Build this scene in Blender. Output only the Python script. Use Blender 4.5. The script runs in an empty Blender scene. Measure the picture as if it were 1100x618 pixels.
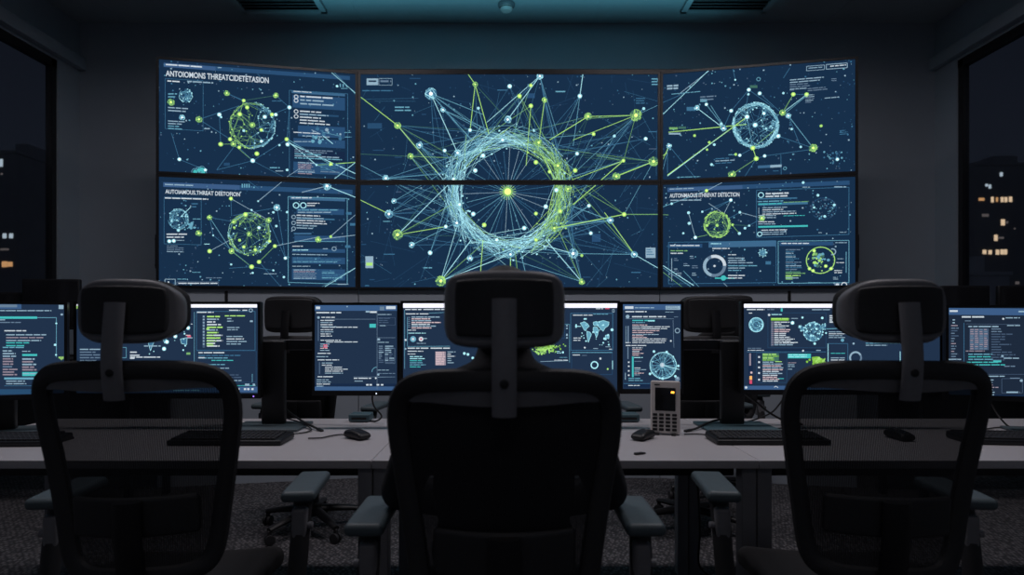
import bpy, bmesh, math, random
from mathutils import Vector, Matrix
PI = math.pi
sc = bpy.context.scene
C = sc.collection
# ---------------------------------------------------------------- camera, world, lamps, exposure
CAMZ, F, VX, VY = 1.22, 640.0, 545.0, 345.0
cam_d = bpy.data.cameras.new('camera'); cam = bpy.data.objects.new('camera', cam_d); C.objects.link(cam)
cam.location = (0, 0, CAMZ); cam.rotation_euler = (PI/2, 0, 0)
cam_d.sensor_width = 36.0; cam_d.lens = F/1100*36
cam_d.shift_x = (550-VX)/1100; cam_d.shift_y = (VY-309)/1100
cam_d.dof.use_dof = True; cam_d.dof.focus_distance = 3.0; cam_d.dof.aperture_fstop = 2.6
sc.camera = cam
w = bpy.data.worlds.new('night_sky'); sc.world = w; w.use_nodes = True
w.node_tree.nodes['Background'].inputs[0].default_value = (0.55, 0.65, 1.0, 1)
w.node_tree.nodes['Background'].inputs[1].default_value = 0.015
sc.view_settings.view_transform = 'Standard'; sc.view_settings.look = 'None'
sc.view_settings.exposure = 0.0; sc.view_settings.gamma = 1.0; sc.view_settings.use_curve_mapping = False
try: sc.cycles.use_denoising = True
except Exception: pass
CEIL_Z = 4.02
def area_lamp(name, loc, rot, sx, sy, power, col, spread=PI):
    l = bpy.data.lights.new(name, 'AREA'); l.shape = 'RECTANGLE'; l.size = sx; l.size_y = sy
    l.energy = power; l.color = col; l.spread = spread
    o = bpy.data.objects.new(name, l); C.objects.link(o); o.location = loc; o.rotation_euler = rot
    return o
LAMPS = [((-1.5, 2.7), 25), ((1.5, 2.7), 25), ((0, -1.2), 5)]         # dimmed luminaires over the desk row, last an added rear fill: place, watts
LAMP_COL = (1.0, 0.93, 0.98)
STRIP_FILL_W, STRIP_FILL_COL = 6.8, (0.15, 0.60, 0.80)              # an added, unseen strip on the video wall that turns the ceiling teal

# ---------------------------------------------------------------- materials
def s2l(c):
    return tuple((v/255/12.92) if v/255 <= .04045 else ((v/255+.055)/1.055)**2.4 for v in c)
MATS = {}
def pmat(name, col, rough=.5, metal=0.0, noise=0.0, scale=40, bump=0.0, spec=.5):
    if name in MATS: return MATS[name]
    m = bpy.data.materials.new(name); m.use_nodes = True; nt = m.node_tree; b = nt.nodes['Principled BSDF']
    b.inputs['Roughness'].default_value = rough; b.inputs['Metallic'].default_value = metal
    b.inputs['Specular IOR Level'].default_value = spec
    b.inputs['Base Color'].default_value = (*col, 1)
    tc = nt.nodes.new('ShaderNodeTexCoord'); nz = nt.nodes.new('ShaderNodeTexNoise')
    nz.inputs['Scale'].default_value = scale; nz.inputs['Detail'].default_value = 4
    nt.links.new(tc.outputs['Object'], nz.inputs['Vector'])
    if noise:
        mx = nt.nodes.new('ShaderNodeMix'); mx.data_type = 'RGBA'
        mx.inputs[6].default_value = (*[v*(1-noise) for v in col], 1)
        mx.inputs[7].default_value = (*[min(1, v*(1+noise)) for v in col], 1)
        nt.links.new(nz.outputs[0], mx.inputs[0]); nt.links.new(mx.outputs[2], b.inputs['Base Color'])
    if bump:
        bp = nt.nodes.new('ShaderNodeBump'); bp.inputs['Strength'].default_value = bump; bp.inputs['Distance'].default_value = .004
        nt.links.new(nz.outputs[0], bp.inputs['Height']); nt.links.new(bp.outputs[0], b.inputs['Normal'])
    MATS[name] = m; return m
def emat(name, rgb, k=1.0, sample=False):
    if name in MATS: return MATS[name]
    m = bpy.data.materials.new(name); m.use_nodes = True; nt = m.node_tree
    nt.nodes.remove(nt.nodes['Principled BSDF'])
    e = nt.nodes.new('ShaderNodeEmission'); e.inputs[0].default_value = (*s2l(rgb), 1); e.inputs[1].default_value = k
    nt.links.new(e.outputs[0], nt.nodes['Material Output'].inputs[0])
    if not sample:
        try: m.cycles.emission_sampling = 'NONE'
        except Exception: pass
    MATS[name] = m; return m
def carpet_mat():
    m = bpy.data.materials.new('carpet'); m.use_nodes = True; nt = m.node_tree; b = nt.nodes['Principled BSDF']
    b.inputs['Roughness'].default_value = .95
    tc = nt.nodes.new('ShaderNodeTexCoord'); mp = nt.nodes.new('ShaderNodeMapping'); mp.inputs['Scale'].default_value = (60, 38, 1); mp.inputs['Rotation'].default_value = (0, 0, .6)
    v = nt.nodes.new('ShaderNodeTexVoronoi'); v.inputs['Scale'].default_value = 1.0; v.inputs['Randomness'].default_value = .55
    r = nt.nodes.new('ShaderNodeValToRGB'); r.color_ramp.elements[0].color = (.19, .18, .19, 1); r.color_ramp.elements[1].color = (.035, .035, .04, 1)
    r.color_ramp.elements[0].position = .1; r.color_ramp.elements[1].position = .6
    bp = nt.nodes.new('ShaderNodeBump'); bp.inputs['Strength'].default_value = .5; bp.inputs['Distance'].default_value = .01; bp.invert = True
    L = nt.links.new
    L(tc.outputs['Object'], mp.inputs[0]); L(mp.outputs[0], v.inputs['Vector']); L(v.outputs['Distance'], r.inputs[0])
    L(r.outputs[0], b.inputs['Base Color']); L(v.outputs['Distance'], bp.inputs['Height']); L(bp.outputs[0], b.inputs['Normal'])
    return m
def mesh_fabric(name='mesh_fabric', lo=.04, hi=.17):
    # woven see-through chair fabric: fine ribs of thread with gaps between
    m = bpy.data.materials.new(name); m.use_nodes = True; nt = m.node_tree; b = nt.nodes['Principled BSDF']
    b.inputs['Base Color'].default_value = (.012, .012, .016, 1); b.inputs['Roughness'].default_value = .8
    tr = nt.nodes.new('ShaderNodeBsdfTransparent'); mx = nt.nodes.new('ShaderNodeMixShader')
    tc = nt.nodes.new('ShaderNodeTexCoord'); wv = nt.nodes.new('ShaderNodeTexWave'); wv.bands_direction = 'X'
    wv.inputs['Scale'].default_value = 64; wv.inputs['Distortion'].default_value = 1.2; wv.inputs['Detail'].default_value = 1
    mr = nt.nodes.new('ShaderNodeMapRange'); mr.inputs[3].default_value = lo; mr.inputs[4].default_value = hi
    L = nt.links.new
    L(tc.outputs['Object'], wv.inputs['Vector']); L(wv.outputs[1], mr.inputs[0]); L(mr.outputs[0], mx.inputs[0])
    L(b.outputs[0], mx.inputs[1]); L(tr.outputs[0], mx.inputs[2]); L(mx.outputs[0], nt.nodes['Material Output'].inputs[0])
    return m
def glass_mat():
    m = bpy.data.materials.new('window_glass'); m.use_nodes = True; nt = m.node_tree
    nt.nodes.remove(nt.nodes['Principled BSDF'])
    g = nt.nodes.new('ShaderNodeBsdfGlossy'); g.inputs['Roughness'].default_value = .02; g.inputs[0].default_value = (.8, .85, .9, 1)
    t = nt.nodes.new('ShaderNodeBsdfTransparent'); t.inputs[0].default_value = (.82, .86, .9, 1)
    mx = nt.nodes.new('ShaderNodeMixShader'); L = nt.links.new
    mx.inputs[0].default_value = .05; L(t.outputs[0], mx.inputs[1]); L(g.outputs[0], mx.inputs[2]); L(mx.outputs[0], nt.nodes['Material Output'].inputs[0])
    return m
M_wall = pmat('wall_paint', (.39, .44, .50), .8, noise=.04, scale=3, bump=.05)
M_ceil = pmat('ceiling_tile', (.50, .55, .58), .85, noise=.05, scale=25, bump=.08)
M_ceilbar = pmat('ceiling_grid', (.16, .17, .18), .6)
M_carpet = carpet_mat()
M_fram = pmat('window_frame_metal', (.045, .045, .05), .35, .6, noise=.1)
M_glass = glass_mat()
M_black = pmat('black_plastic', (.010, .010, .012), .45, noise=.2, scale=80)
M_soft = pmat('black_soft_plastic', (.028, .028, .031), .6, noise=.2, scale=120, bump=.1)
M_char = pmat('charcoal_plastic', (.20, .20, .215), .5, noise=.12, scale=60)
M_grey = pmat('grey_plastic', (.21, .21, .23), .45, noise=.1, scale=60)
M_pad = pmat('arm_pad_rubber', (.085, .115, .13), .5, noise=.12, scale=90, bump=.1)
M_mesh = mesh_fabric()
M_fabric = pmat('black_chair_fabric', (.008, .008, .010), .9, noise=.3, scale=300, bump=.3)
M_desk = pmat('desk_laminate', (.56, .54, .56), .42, noise=.03, scale=6)
M_deskedge = pmat('desk_leg_metal', (.27, .27, .29), .45, .2, noise=.05)
M_metal = pmat('dark_metal', (.05, .05, .055), .35, .8, noise=.1)
M_white = pmat('off_white_plastic', (.75, .70, .67), .45, noise=.04, scale=50)
M_cable = pmat('cable_rubber', (.012, .012, .013), .5, noise=.1)
M_key = pmat('key_plastic', (.035, .035, .04), .5, noise=.2, scale=200)
M_teal = pmat('teal_box_and_light_tint', (.07, .13, .155), .5, noise=.1)
M_scr = pmat('dead_screen_glass', (.012, .012, .014), .15)

# ---------------------------------------------------------------- mesh helpers
def obj(name, bm, mats, parent=None, smooth=True, loc=None, kind=None, label=None):
    me = bpy.data.meshes.new(name)
    if isinstance(bm, bmesh.types.BMesh):
        bmesh.ops.recalc_face_normals(bm, faces=bm.faces); bm.to_mesh(me); bm.free()
    else: me = bm
    for m in (mats if isinstance(mats, (list, tuple)) else [mats]): me.materials.append(m)
    if smooth:
        for p in me.polygons: p.use_smooth = True
        try: me.set_sharp_from_angle(angle=math.radians(38))
        except Exception: pass
    o = bpy.data.objects.new(name, me); C.objects.link(o)
    if parent is not None: o.parent = parent
    if loc: o.location = loc
    if kind: o['kind'] = kind
    if label: o['label'] = label
    return o
def thing(name, label, cat, loc=(0, 0, 0), rz=0, group=None):
    o = bpy.data.objects.new(name, None); C.objects.link(o); o.empty_display_size = .1
    o.location = loc; o.rotation_euler = (0, 0, rz); o['label'] = label; o['category'] = cat
    if group: o['group'] = group
    return o
def tag(o, label, cat, group=None):
    o['label'] = label; o['category'] = cat
    if group: o['group'] = group
    return o
def kids(o): return [c for c in C.objects if c.parent is o]
def dup(root, loc=None, rz=None, label=None, group=None, parent=None):
    c = root.copy(); C.objects.link(c)
    if parent is not None: c.parent = parent
    if loc is not None: c.location = loc
    if rz is not None: c.rotation_euler = (0, 0, rz)
    if label: c['label'] = label
    if group: c['group'] = group
    for ch in kids(root): dup(ch, parent=c)
    return c
def B(): return bmesh.new()
def box(bm, c, s, M=None):
    r = bmesh.ops.create_cube(bm, size=1.0)
    for v in r['verts']:
        v.co = Vector((v.co.x*s[0]+c[0], v.co.y*s[1]+c[1], v.co.z*s[2]+c[2]))
        if M: v.co = M @ v.co
    return r['verts']
def axis_pos(h, r, k, m):
    a = [-h + r - r*math.tan(PI/4*(1-i/k)) for i in range(k)]
    n = [(-h+r) + (2*(h-r))*i/m for i in range(m+1)]
    return a + n + [-v for v in reversed(a)]
def rbx(bm, c, s, r, k=3, m=(1, 1, 1), fn=None, M=None):
    """box with rounded edges, optionally bent by fn"""
    h = [v/2 for v in s]; r = min(r, *(v*.999 for v in h))
    ax = [axis_pos(h[i], r, k, m[i]) for i in range(3)]
    vs = {}
    def vert(p):
        key = tuple(round(x, 6) for x in p)
        if key not in vs:
            q = Vector([max(-h[i]+r, min(h[i]-r, p[i])) for i in range(3)]); d = Vector(p)-q
            o = q + (d.normalized()*r if d.length > 1e-9 else d)
            if fn: o = Vector(fn(o))
            o = o + Vector(c)
            vs[key] = bm.verts.new(M @ o if M else o)
        return vs[key]
    for a in range(3):
        b, d = (a+1) % 3, (a+2) % 3
        for sgn in (-1, 1):
            for i in range(len(ax[b])-1):
                for j in range(len(ax[d])-1):
                    f = []
                    for (ii, jj) in ((i, j), (i+1, j), (i+1, j+1), (i, j+1)):
                        p = [0, 0, 0]; p[a] = sgn*h[a]; p[b] = ax[b][ii]; p[d] = ax[d][jj]; f.append(vert(p))
                    if len(set(f)) == 4:
                        try: bm.faces.new(f if sgn > 0 else f[::-1])
                        except ValueError: pass
def tube(bm, pts, r, n=8, closed=False, flat=None, up=Vector((0, 0, 1))):
    """swept tube; r is a number or a list; flat=(a,b) gives an elliptical profile: a along up x tangent, b along the other"""
    pts = [Vector(p) for p in pts]; N = len(pts); rings = []
    prev = None
    for i, p in enumerate(pts):
        if closed: t = pts[(i+1) % N]-pts[i-1]
        else: t = pts[min(i+1, N-1)]-pts[max(i-1, 0)]
        t.normalize()
        if prev is None or flat:
            u = up if isinstance(up, Vector) else up(i)
            s = t.cross(u)
            if s.length < 1e-4: s = t.cross(Vector((1, 0, 0)))
        else: s = prev - t*prev.dot(t)
        s.normalize(); prev = s; q = t.cross(s)
        rr = r[i] if isinstance(r, (list, tuple)) else r
        a, b = (flat[0]*rr, flat[1]*rr) if flat else (rr, rr)
        rings.append([bm.verts.new(p + s*(a*math.cos(2*PI*k/n)) + q*(b*math.sin(2*PI*k/n))) for k in range(n)])
    for i in range(N if closed else N-1):
        A, D = rings[i], rings[(i+1) % N]
        for k in range(n): bm.faces.new((A[k], A[(k+1) % n], D[(k+1) % n], D[k]))
    if not closed: bm.faces.new(rings[0][::-1]); bm.faces.new(rings[-1])
def lathe(bm, prof, n=20, c=(0, 0, 0), M=None):
    rings = []
    for (r, z) in prof:
        if r < 1e-6: ring = [bm.verts.new((0, 0, z))]
        else: ring = [bm.verts.new((r*math.cos(2*PI*k/n), r*math.sin(2*PI*k/n), z)) for k in range(n)]
        for v in ring:
            if M: v.co = M @ v.co
            v.co += Vector(c)
        rings.append(ring)
    for A, D in zip(rings, rings[1:]):
        for k in range(n):
            f = [A[k % len(A)], A[(k+1) % len(A)], D[(k+1) % len(D)], D[k % len(D)]]
            g = []
            for v in f:
                if v not in g: g.append(v)
            if len(g) > 2: bm.faces.new(g)
    if len(rings[0]) > 1: bm.faces.new(rings[0][::-1])
    if len(rings[-1]) > 1: bm.faces.new(rings[-1])
def capsule(bm, p0, p1, r0, r1, n=14):
    p0, p1 = Vector(p0), Vector(p1); d = (p1-p0).normalized()
    pts, rs = [], []
    for a in (80, 55, 30): pts.append(p0 - d*r0*math.sin(math.radians(a))); rs.append(r0*math.cos(math.radians(a)))
    for i in range(5): pts.append(p0.lerp(p1, i/4)); rs.append(r0+(r1-r0)*i/4)
    for a in (30, 55, 80): pts.append(p1 + d*r1*math.sin(math.radians(a))); rs.append(r1*math.cos(math.radians(a)))
    tube(bm, pts, rs, n)
def ellipsoid(bm, c, r, M=None):
    q = bmesh.ops.create_uvsphere(bm, u_segments=24, v_segments=16, radius=1.0)
    for v in q['verts']:
        p = Vector((v.co.x*r[0], v.co.y*r[1], v.co.z*r[2]))
        if M: p = M @ p
        v.co = p + Vector(c)
def melt(name, bm, mat, voxel, parent=None, smooth=6):
    """melts overlapping volumes into one continuous surface"""
    me = bpy.data.meshes.new('tmp'); bmesh.ops.recalc_face_normals(bm, faces=bm.faces); bm.to_mesh(me); bm.free()
    o = bpy.data.objects.new('tmp', me); C.objects.link(o)
    r = o.modifiers.new('r', 'REMESH'); r.mode = 'VOXEL'; r.voxel_size = voxel
    s = o.modifiers.new('s', 'SMOOTH'); s.factor = .5; s.iterations = smooth
    dg = bpy.context.evaluated_depsgraph_get()
    nm = bpy.data.meshes.new_from_object(o.evaluated_get(dg)); nm.name = name; nm.materials.clear()
    bpy.data.objects.remove(o); bpy.data.meshes.remove(me)
    nm.materials.append(mat)
    for p in nm.polygons: p.use_smooth = True
    q = bpy.data.objects.new(name, nm); C.objects.link(q)
    if parent is not None: q.parent = parent
    return q
def spline(pts, n=24):
    P = [Vector(p) for p in pts]; P = [P[0]*2-P[1]] + P + [P[-1]*2-P[-2]]; out = []
    segs = len(P)-3; per = max(2, n//segs)
    for i in range(1, len(P)-2):
        for k in range(per):
            t = k/per; a, b, c, d = P[i-1], P[i], P[i+1], P[i+2]
            out.append(.5*((2*b)+(c-a)*t+(2*a-5*b+4*c-d)*t*t+(3*b-a-3*c+d)*t**3))
    out.append(P[-2]); return out
def at(px, py, Y): return Vector(((px-VX)/F*Y, Y, CAMZ-(py-VY)/F*Y))

# ---------------------------------------------------------------- the room
XW, YB, YF = 4.02, 5.60, -2.2
def struct(name, bm, m, parent=None, smooth=False, label=None):
    return obj(name, bm, m, parent, smooth, kind='structure', label=label)
b = B(); box(b, (0, (YB+YF)/2, -.05), (2*XW+.5, YB-YF+.5, .1)); struct('floor', b, M_carpet)
b = B(); box(b, (0, (YB+YF)/2, CEIL_Z+.05), (2*XW+.5, YB-YF+.5, .1))
for x in (-3.57, -1.38, .81, 3.0):
    for f in box(b, (x, (YB+YF)/2, CEIL_Z-.003), (.022, YB-YF, .006))[0].link_faces: pass
for y in (5.06, 3.86, 2.66, 1.46, .26): box(b, (0, y, CEIL_Z-.003), (2*XW, .022, .006))
struct('ceiling', b, M_ceil)
b = B(); box(b, (0, YB+.1, CEIL_Z/2), (2*XW+.4, .2, CEIL_Z)); struct('wall_back', b, M_wall)
b = B(); box(b, (0, YF-.1, CEIL_Z/2), (2*XW+.4, .2, CEIL_Z)); struct('wall_front', b, M_wall)
WY0, WY1, WZ0, WZ1 = .9, 5.33, .95, 3.55
for side, s in (('left', -1), ('right', 1)):
    b = B(); X = s*(XW+.04)
    box(b, (X, (YF+WY0)/2, CEIL_Z/2), (.08, WY0-YF, CEIL_Z)); box(b, (X, (WY1+YB)/2, CEIL_Z/2), (.08, YB-WY1, CEIL_Z))
    box(b, (X, (WY0+WY1)/2, WZ0/2), (.08, WY1-WY0, WZ0)); box(b, (X, (WY0+WY1)/2, (WZ1+CEIL_Z)/2), (.08, WY1-WY0, CEIL_Z-WZ1))
    struct('wall_'+side, b, M_wall)
    n = 1 if s < 0 else 2
    b = B(); xf = s*(XW+.04)
    for y in (WY0+.03, 2.3, 3.8, WY1-.03): box(b, (xf, y, (WZ0+WZ1)/2), (.06, .05, WZ1-WZ0))
    for z in (WZ0+.03, WZ1-.035): box(b, (xf, (WY0+WY1)/2, z), (.06, WY1-WY0, .07))
    wf = struct('window_%d' % n, b, M_fram)
    b = B(); box(b, (xf, (WY0+WY1)/2, (WZ0+WZ1)/2), (.01, WY1-WY0-.02, WZ1-WZ0-.02)); struct('window_glass', b, M_glass, wf)
    b = B(); box(b, (s*(XW-.02), (WY0+WY1)/2, WZ0-.02), (.16, WY1-WY0+.1, .035)); struct('window_sill', b, M_wall, wf)
    b = B(); rbx(b, (s*(XW-.035), (WY0+WY1+.27)/2, 3.625), (.07, WY1-WY0+.25, .11), .008, 2); struct('trim_%d' % n, b, M_wall, smooth=True)
    b = B(); box(b, (s*(XW-.008), (YB+YF)/2, .05), (.016, YB-YF, .1)); struct('baseboard_'+side, b, M_char)
b = B(); box(b, (0, YB-.008, .05), (2*XW-.04, .016, .1)); struct('baseboard_back', b, M_char)
# ceiling fittings
def air_vent(x, y, label):
    t = thing('air_vent', label, 'vent', (x, y, CEIL_Z-.006), 0, 'ceiling air vents')
    b = B()
    for sx in (-1, 1): box(b, (sx*.36, 0, -.012), (.05, .30, .024))
    for sy in (-1, 1): box(b, (0, sy*.135, -.012), (.77, .03, .024))
    obj('vent_frame', b, M_ceil, t, False)
    b = B(); box(b, (0, 0, -.003), (.68, .25, .004)); obj('duct_opening', b, M_black, t, False)
    for k in range(5):
        b = B(); box(b, (0, -.1+.05*k, -.012), (.67, .028, .004), Matrix.Translation((0, -.1+.05*k, -.012)) @ Matrix.Rotation(.6, 4, 'X') @ Matrix.Translation((0, .1-.05*k, .012)))
        obj('slat', b, M_char, t, False)
air_vent(at(300, 10, 5.25).x, 5.22, 'ceiling air vent left of the round detector, above the left display column')
air_vent(at(782, 10, 5.25).x, 5.22, 'ceiling air vent right of the round detector, above the right display column')
t = thing('smoke_detector', 'small round detector hanging from the ceiling above the middle of the video wall', 'detector', (at(544, 5, 5.25).x, 5.25, CEIL_Z-.006))
b = B(); lathe(b, [(.075, 0), (.075, -.018), (.066, -.026)], 28); obj('mounting_base', b, M_grey, t)
b = B(); lathe(b, [(.055, -.026), (.055, -.045), (.04, -.062), (0, -.066)], 28); obj('sensor_dome', b, M_white, t)
b = B(); lathe(b, [(.0555, -.034), (.0575, -.037), (.0555, -.04)], 28); obj('grille_ring', b, M_black, t)
for i, ((x, y), pw) in enumerate(LAMPS):
    t = thing('ceiling_light', 'long dimmed ceiling light above the %s half of the desk row' % ('left' if x < 0 else 'right') if x else 'added unseen fill light at the rear of the room, for the chair backs', 'lamp', (x, y, CEIL_Z-.006), 0, 'ceiling lights over the desks')  # the rear one is an added fill that lifts the chair backs
    b = B()
    for s in (-1, 1): box(b, (s*.66, 0, -.035), (.02, .34, .07)); box(b, (0, s*.16, -.035), (1.3, .02, .07))
    box(b, (0, 0, -.005), (1.3, .31, .01)); obj('housing', b, M_white, t, False)
    area_lamp('ceiling_lamp', (x, y, CEIL_Z-.05), (0, 0, 0), 1.25, .28, pw, LAMP_COL)
# ---------------------------------------------------------------- screens: drawing on a flat display surface
E = {k: emat('glow_'+k, c, s) for k, (c, s) in {
    'wall_bg': ((23, 46, 72), 1.05), 'mon_bg': ((33, 50, 74), 1), 'mon_bg_dim': ((30, 42, 60), 1), 'panel': ((42, 78, 116), 1), 'panel2': ((62, 104, 140), 1), 'panel3': ((24, 42, 70), 1),
    'bar': ((60, 92, 134), 1), 'bar2': ((112, 132, 168), 1), 'white': ((204, 216, 226), 1), 'soft': ((146, 176, 196), 1), 'grey': ((104, 128, 152), 1),
    'dimg': ((72, 92, 118), 1), 'cyan': ((166, 226, 238), 1.15), 'cyan2': ((106, 168, 192), 1), 'cyan3': ((62, 112, 146), 1), 'cyan4': ((40, 76, 110), 1),
    'teal': ((70, 190, 190), 1), 'green': ((168, 222, 118), 1.12), 'green2': ((120, 174, 110), 1), 'green3': ((66, 110, 98), 1), 'lime': ((132, 190, 70), 1),
    'pink': ((216, 190, 196), 1), 'pink2': ((150, 138, 152), 1), 'red': ((214, 80, 110), 1), 'orange': ((255, 190, 110), 1), 'hot': ((240, 248, 252), 1.6), 'hotg': ((216, 255, 130), 1.5),
    'white_bar': ((232, 232, 246), 1.3)}.items()}
for k in ('wall_bg', 'mon_bg', 'mon_bg_dim', 'white_bar'):
    try: E[k].cycles.emission_sampling = 'AUTO'
    except Exception: pass
ENAMES = list(E)
class Canvas:
    """a flat display surface: u to the right, v up, in metres from its lower left corner; px() turns a place in the photograph into (u, v)"""
    def __init__(s, P0, U, w, h, bg, rnd=1):
        s.P0 = Vector(P0); s.U = Vector(U).normalized(); s.V = Vector((0, 0, 1)); s.N = s.U.cross(s.V)*1.0
        if s.N.y > 0: s.N = -s.N
        s.w, s.h = w, h; s.vs, s.fs, s.mi = [], [], []; s.R = random.Random(rnd)
        s.poly([(0, 0), (w, 0), (w, h), (0, h)], bg, 0)
        s.k = s.P0.y/F                   # metres on the display for one photograph pixel
        s.T = lambda x, y: (x, y)
    def px(s, x, y):
        x, y = s.T(x, y)
        d = Vector(((x-VX)/F, 1, -(y-VY)/F)); o = Vector((0, 0, CAMZ))
        t = (s.P0-o).dot(s.N)/d.dot(s.N); q = o+d*t-s.P0
        return (q.dot(s.U), q.dot(s.V))
    def poly(s, P, m, lay):
        P = [(max(0, min(s.w, u)), max(0, min(s.h, v))) for u, v in P]
        n = len(s.vs); s.vs += [(u, v, lay) for u, v in P]; s.fs.append(tuple(range(n, n+len(P)))); s.mi.append(ENAMES.index(m))
    def seg(s, a, b, wd, m, lay=3):       # (u, v) ends, clipped to the display
        (x0, y0), (x1, y1) = a, b; dx, dy = x1-x0, y1-y0; t0, t1 = 0.0, 1.0
        for p, q in ((-dx, x0), (dx, s.w-x0), (-dy, y0), (dy, s.h-y0)):
            if abs(p) < 1e-12:
                if q < 0: return
            else:
                r = q/p
                if p < 0: t0 = max(t0, r)
                else: t1 = min(t1, r)
        if t0 >= t1: return
        x1, y1, x0, y0 = x0+dx*t1, y0+dy*t1, x0+dx*t0, y0+dy*t0
        l = math.hypot(x1-x0, y1-y0)
        if l < 1e-5: return
        nx, ny = -(y1-y0)/l*wd/2, (x1-x0)/l*wd/2
        s.poly([(x0+nx, y0+ny), (x0-nx, y0-ny), (x1-nx, y1-ny), (x1+nx, y1+ny)], m, lay)
    def line(s, x0, y0, x1, y1, m='cyan2', wd=.7, lay=3): s.seg(s.px(x0, y0), s.px(x1, y1), wd*.82*s.k, m, lay)
    def dot(s, x, y, r, m='cyan', lay=5, n=10):
        u, v = s.px(x, y); r *= s.k
        if -r < u < s.w+r and -r < v < s.h+r: s.poly([(u+r*math.cos(2*PI*i/n), v+r*math.sin(2*PI*i/n)) for i in range(n)], m, lay)
    def ring(s, x, y, r, wd, m='cyan', lay=4, n=28, a0=0, a1=2*PI):
        u, v = s.px(x, y); r *= s.k; wd *= s.k
        for i in range(n):
            p, q = a0+(a1-a0)*i/n, a0+(a1-a0)*(i+1)/n
            s.seg((u+r*math.cos(p), v+r*math.sin(p)), (u+r*math.cos(q), v+r*math.sin(q)), wd, m, lay)
    def quad(s, x0, y0, x1, y1, m, lay=1, sl=0.0):   # sl: how far (in y) the right end sits lower than the left
        s.poly([s.px(x0, y1), s.px(x1, y1+sl), s.px(x1, y0+sl), s.px(x0, y0)], m, lay)
    def frame(s, x0, y0, x1, y1, m='cyan3', wd=.5, sl=0.0, lay=3):
        s.line(x0, y0, x1, y0+sl, m, wd, lay); s.line(x1, y0+sl, x1, y1+sl, m, wd, lay); s.line(x1, y1+sl, x0, y1, m, wd, lay); s.line(x0, y1, x0, y0, m, wd, lay)
    def rows(s, x0, y0, x1, n, dy, m='white', fill=(.4, 1), hgt=.46, sl=0.0, indent=0, lay=6):
        """lines of writing too small to read: short dashes of word length"""
        R = s.R; W = x1-x0
        for i in range(n):
            e = x0+W*R.uniform(*fill); hgt_ = hgt*.82; x = x0+R.choice((0, 0, 1, 2))*indent; mm = R.choice(m) if isinstance(m, (list, tuple)) else m
            y = y0+i*dy
            while x < e:
                l = min(e-x, dy*R.uniform(1.2, 4.5)); yy = y+sl*(x-x0)/max(W, 1e-6); s.quad(x, yy, x+l, yy+dy*hgt_, mm, lay, sl*l/max(W, 1e-6)); x += l+dy*.35
    def node(s, x, y, r, m='cyan', net=True):
        core = {'cyan': 'hot', 'green': 'hotg'}.get(m, m)
        if r < 1.6: s.dot(x, y, r, m); return
        if r > 2.6:
            s.dot(x, y, r, m+'3', 4, 14); R = s.R
            a = [(math.cos(t), math.sin(t)) for t in (R.uniform(0, 6.3) for _ in range(22))]; k = s.k; u, v = s.px(x, y)
            for i in range(21): s.seg((u+a[i][0]*r*k, v+a[i][1]*r*k), (u+a[i+1][0]*r*k, v+a[i+1][1]*r*k), .45*k, R.choice((m, m+'2')), 5)
            s.dot(x, y, r*.30, core, 7, 12)
        else:
            s.dot(x, y, r, m, 5, 12); s.dot(x, y, r*.5, core, 6, 10)
    def globe(s, x, y, r, cm, n=120, lines=110, ctr='cyan'):
        """a ball of nodes joined by thin chords; cm(dx) picks the colour family"""
        R = s.R; P = []
        for i in range(n):
            z = R.uniform(-1, 1); a = R.uniform(0, 2*PI); q = math.sqrt(1-z*z); P.append((q*math.cos(a), z))
        for i in range(lines):
            a = R.choice(P); near = sorted(P, key=lambda p: (p[0]-a[0])**2+(p[1]-a[1])**2)[R.randint(2, min(22, n-1))]
            f = cm(a[0]); rim = a[0]**2+a[1]**2
            s.line(x+a[0]*r, y+a[1]*r, x+near[0]*r, y+near[1]*r, f+R.choice(('2', '3') if rim > .6 else ('3', '2', '2')), .36)
        for i in range(int(lines*.2)):
            t = R.uniform(0, 2*PI); d = R.uniform(.5, 1.1); f = cm(math.cos(t))
            s.line(x+r*math.cos(t), y+r*math.sin(t), x+r*math.cos(t+d), y+r*math.sin(t+d), f+R.choice(('2', '3', '2', '')), .36)
        for i in range(14):
            t = i/14*2*PI+R.uniform(-.15, .15); s.line(x, y, x+r*.8*math.cos(t), y+r*.8*math.sin(t), ctr+'3', .4)
        for a in P[::2]: s.dot(x+a[0]*r, y+a[1]*r, R.choice((.4, .5, .8)), cm(a[0]), 5, 6)
    def stars(s, n, x0, y0, x1, y1, pal=('cyan3', 'cyan4', 'cyan2', 'cyan4', 'dimg', 'soft')):
        R = s.R
        for i in range(n):
            s.dot(R.uniform(x0, x1), R.uniform(y0, y1), R.choice((.35, .45, .5, .7, .9)), R.choice(pal), 2, 6)
    def text(s, string, x0, y0, x1, y1, m='white', sl=0.0, lay=7, bold=.02):
        """real letters, from the text tool, fitted between x0 and x1, with cap height y1-y0"""
        cu = bpy.data.curves.new('t', 'FONT'); cu.body = string; cu.offset = bold; cu.resolution_u = 3
        o = bpy.data.objects.new('t', cu); C.objects.link(o)
        me = bpy.data.meshes.new_from_object(o.evaluated_get(bpy.context.evaluated_depsgraph_get()))
        bpy.data.objects.remove(o); bpy.data.curves.remove(cu)
        xs = [v.co.x for v in me.vertices]; ys = [v.co.y for v in me.vertices]
        if not xs: return
        ax, ay, bx, by = min(xs), min(ys), max(xs), max(ys); n = len(s.vs)
        for v in me.vertices:
            f = (v.co.x-ax)/(bx-ax); u = s.px(x0+f*(x1-x0), y1+(y0-y1)*(v.co.y-ay)/(by-ay)+sl*f); s.vs.append((*u, lay))
        for p in me.polygons: s.fs.append(tuple(n+i for i in p.vertices)); s.mi.append(ENAMES.index(m))
        bpy.data.meshes.remove(me)
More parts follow.
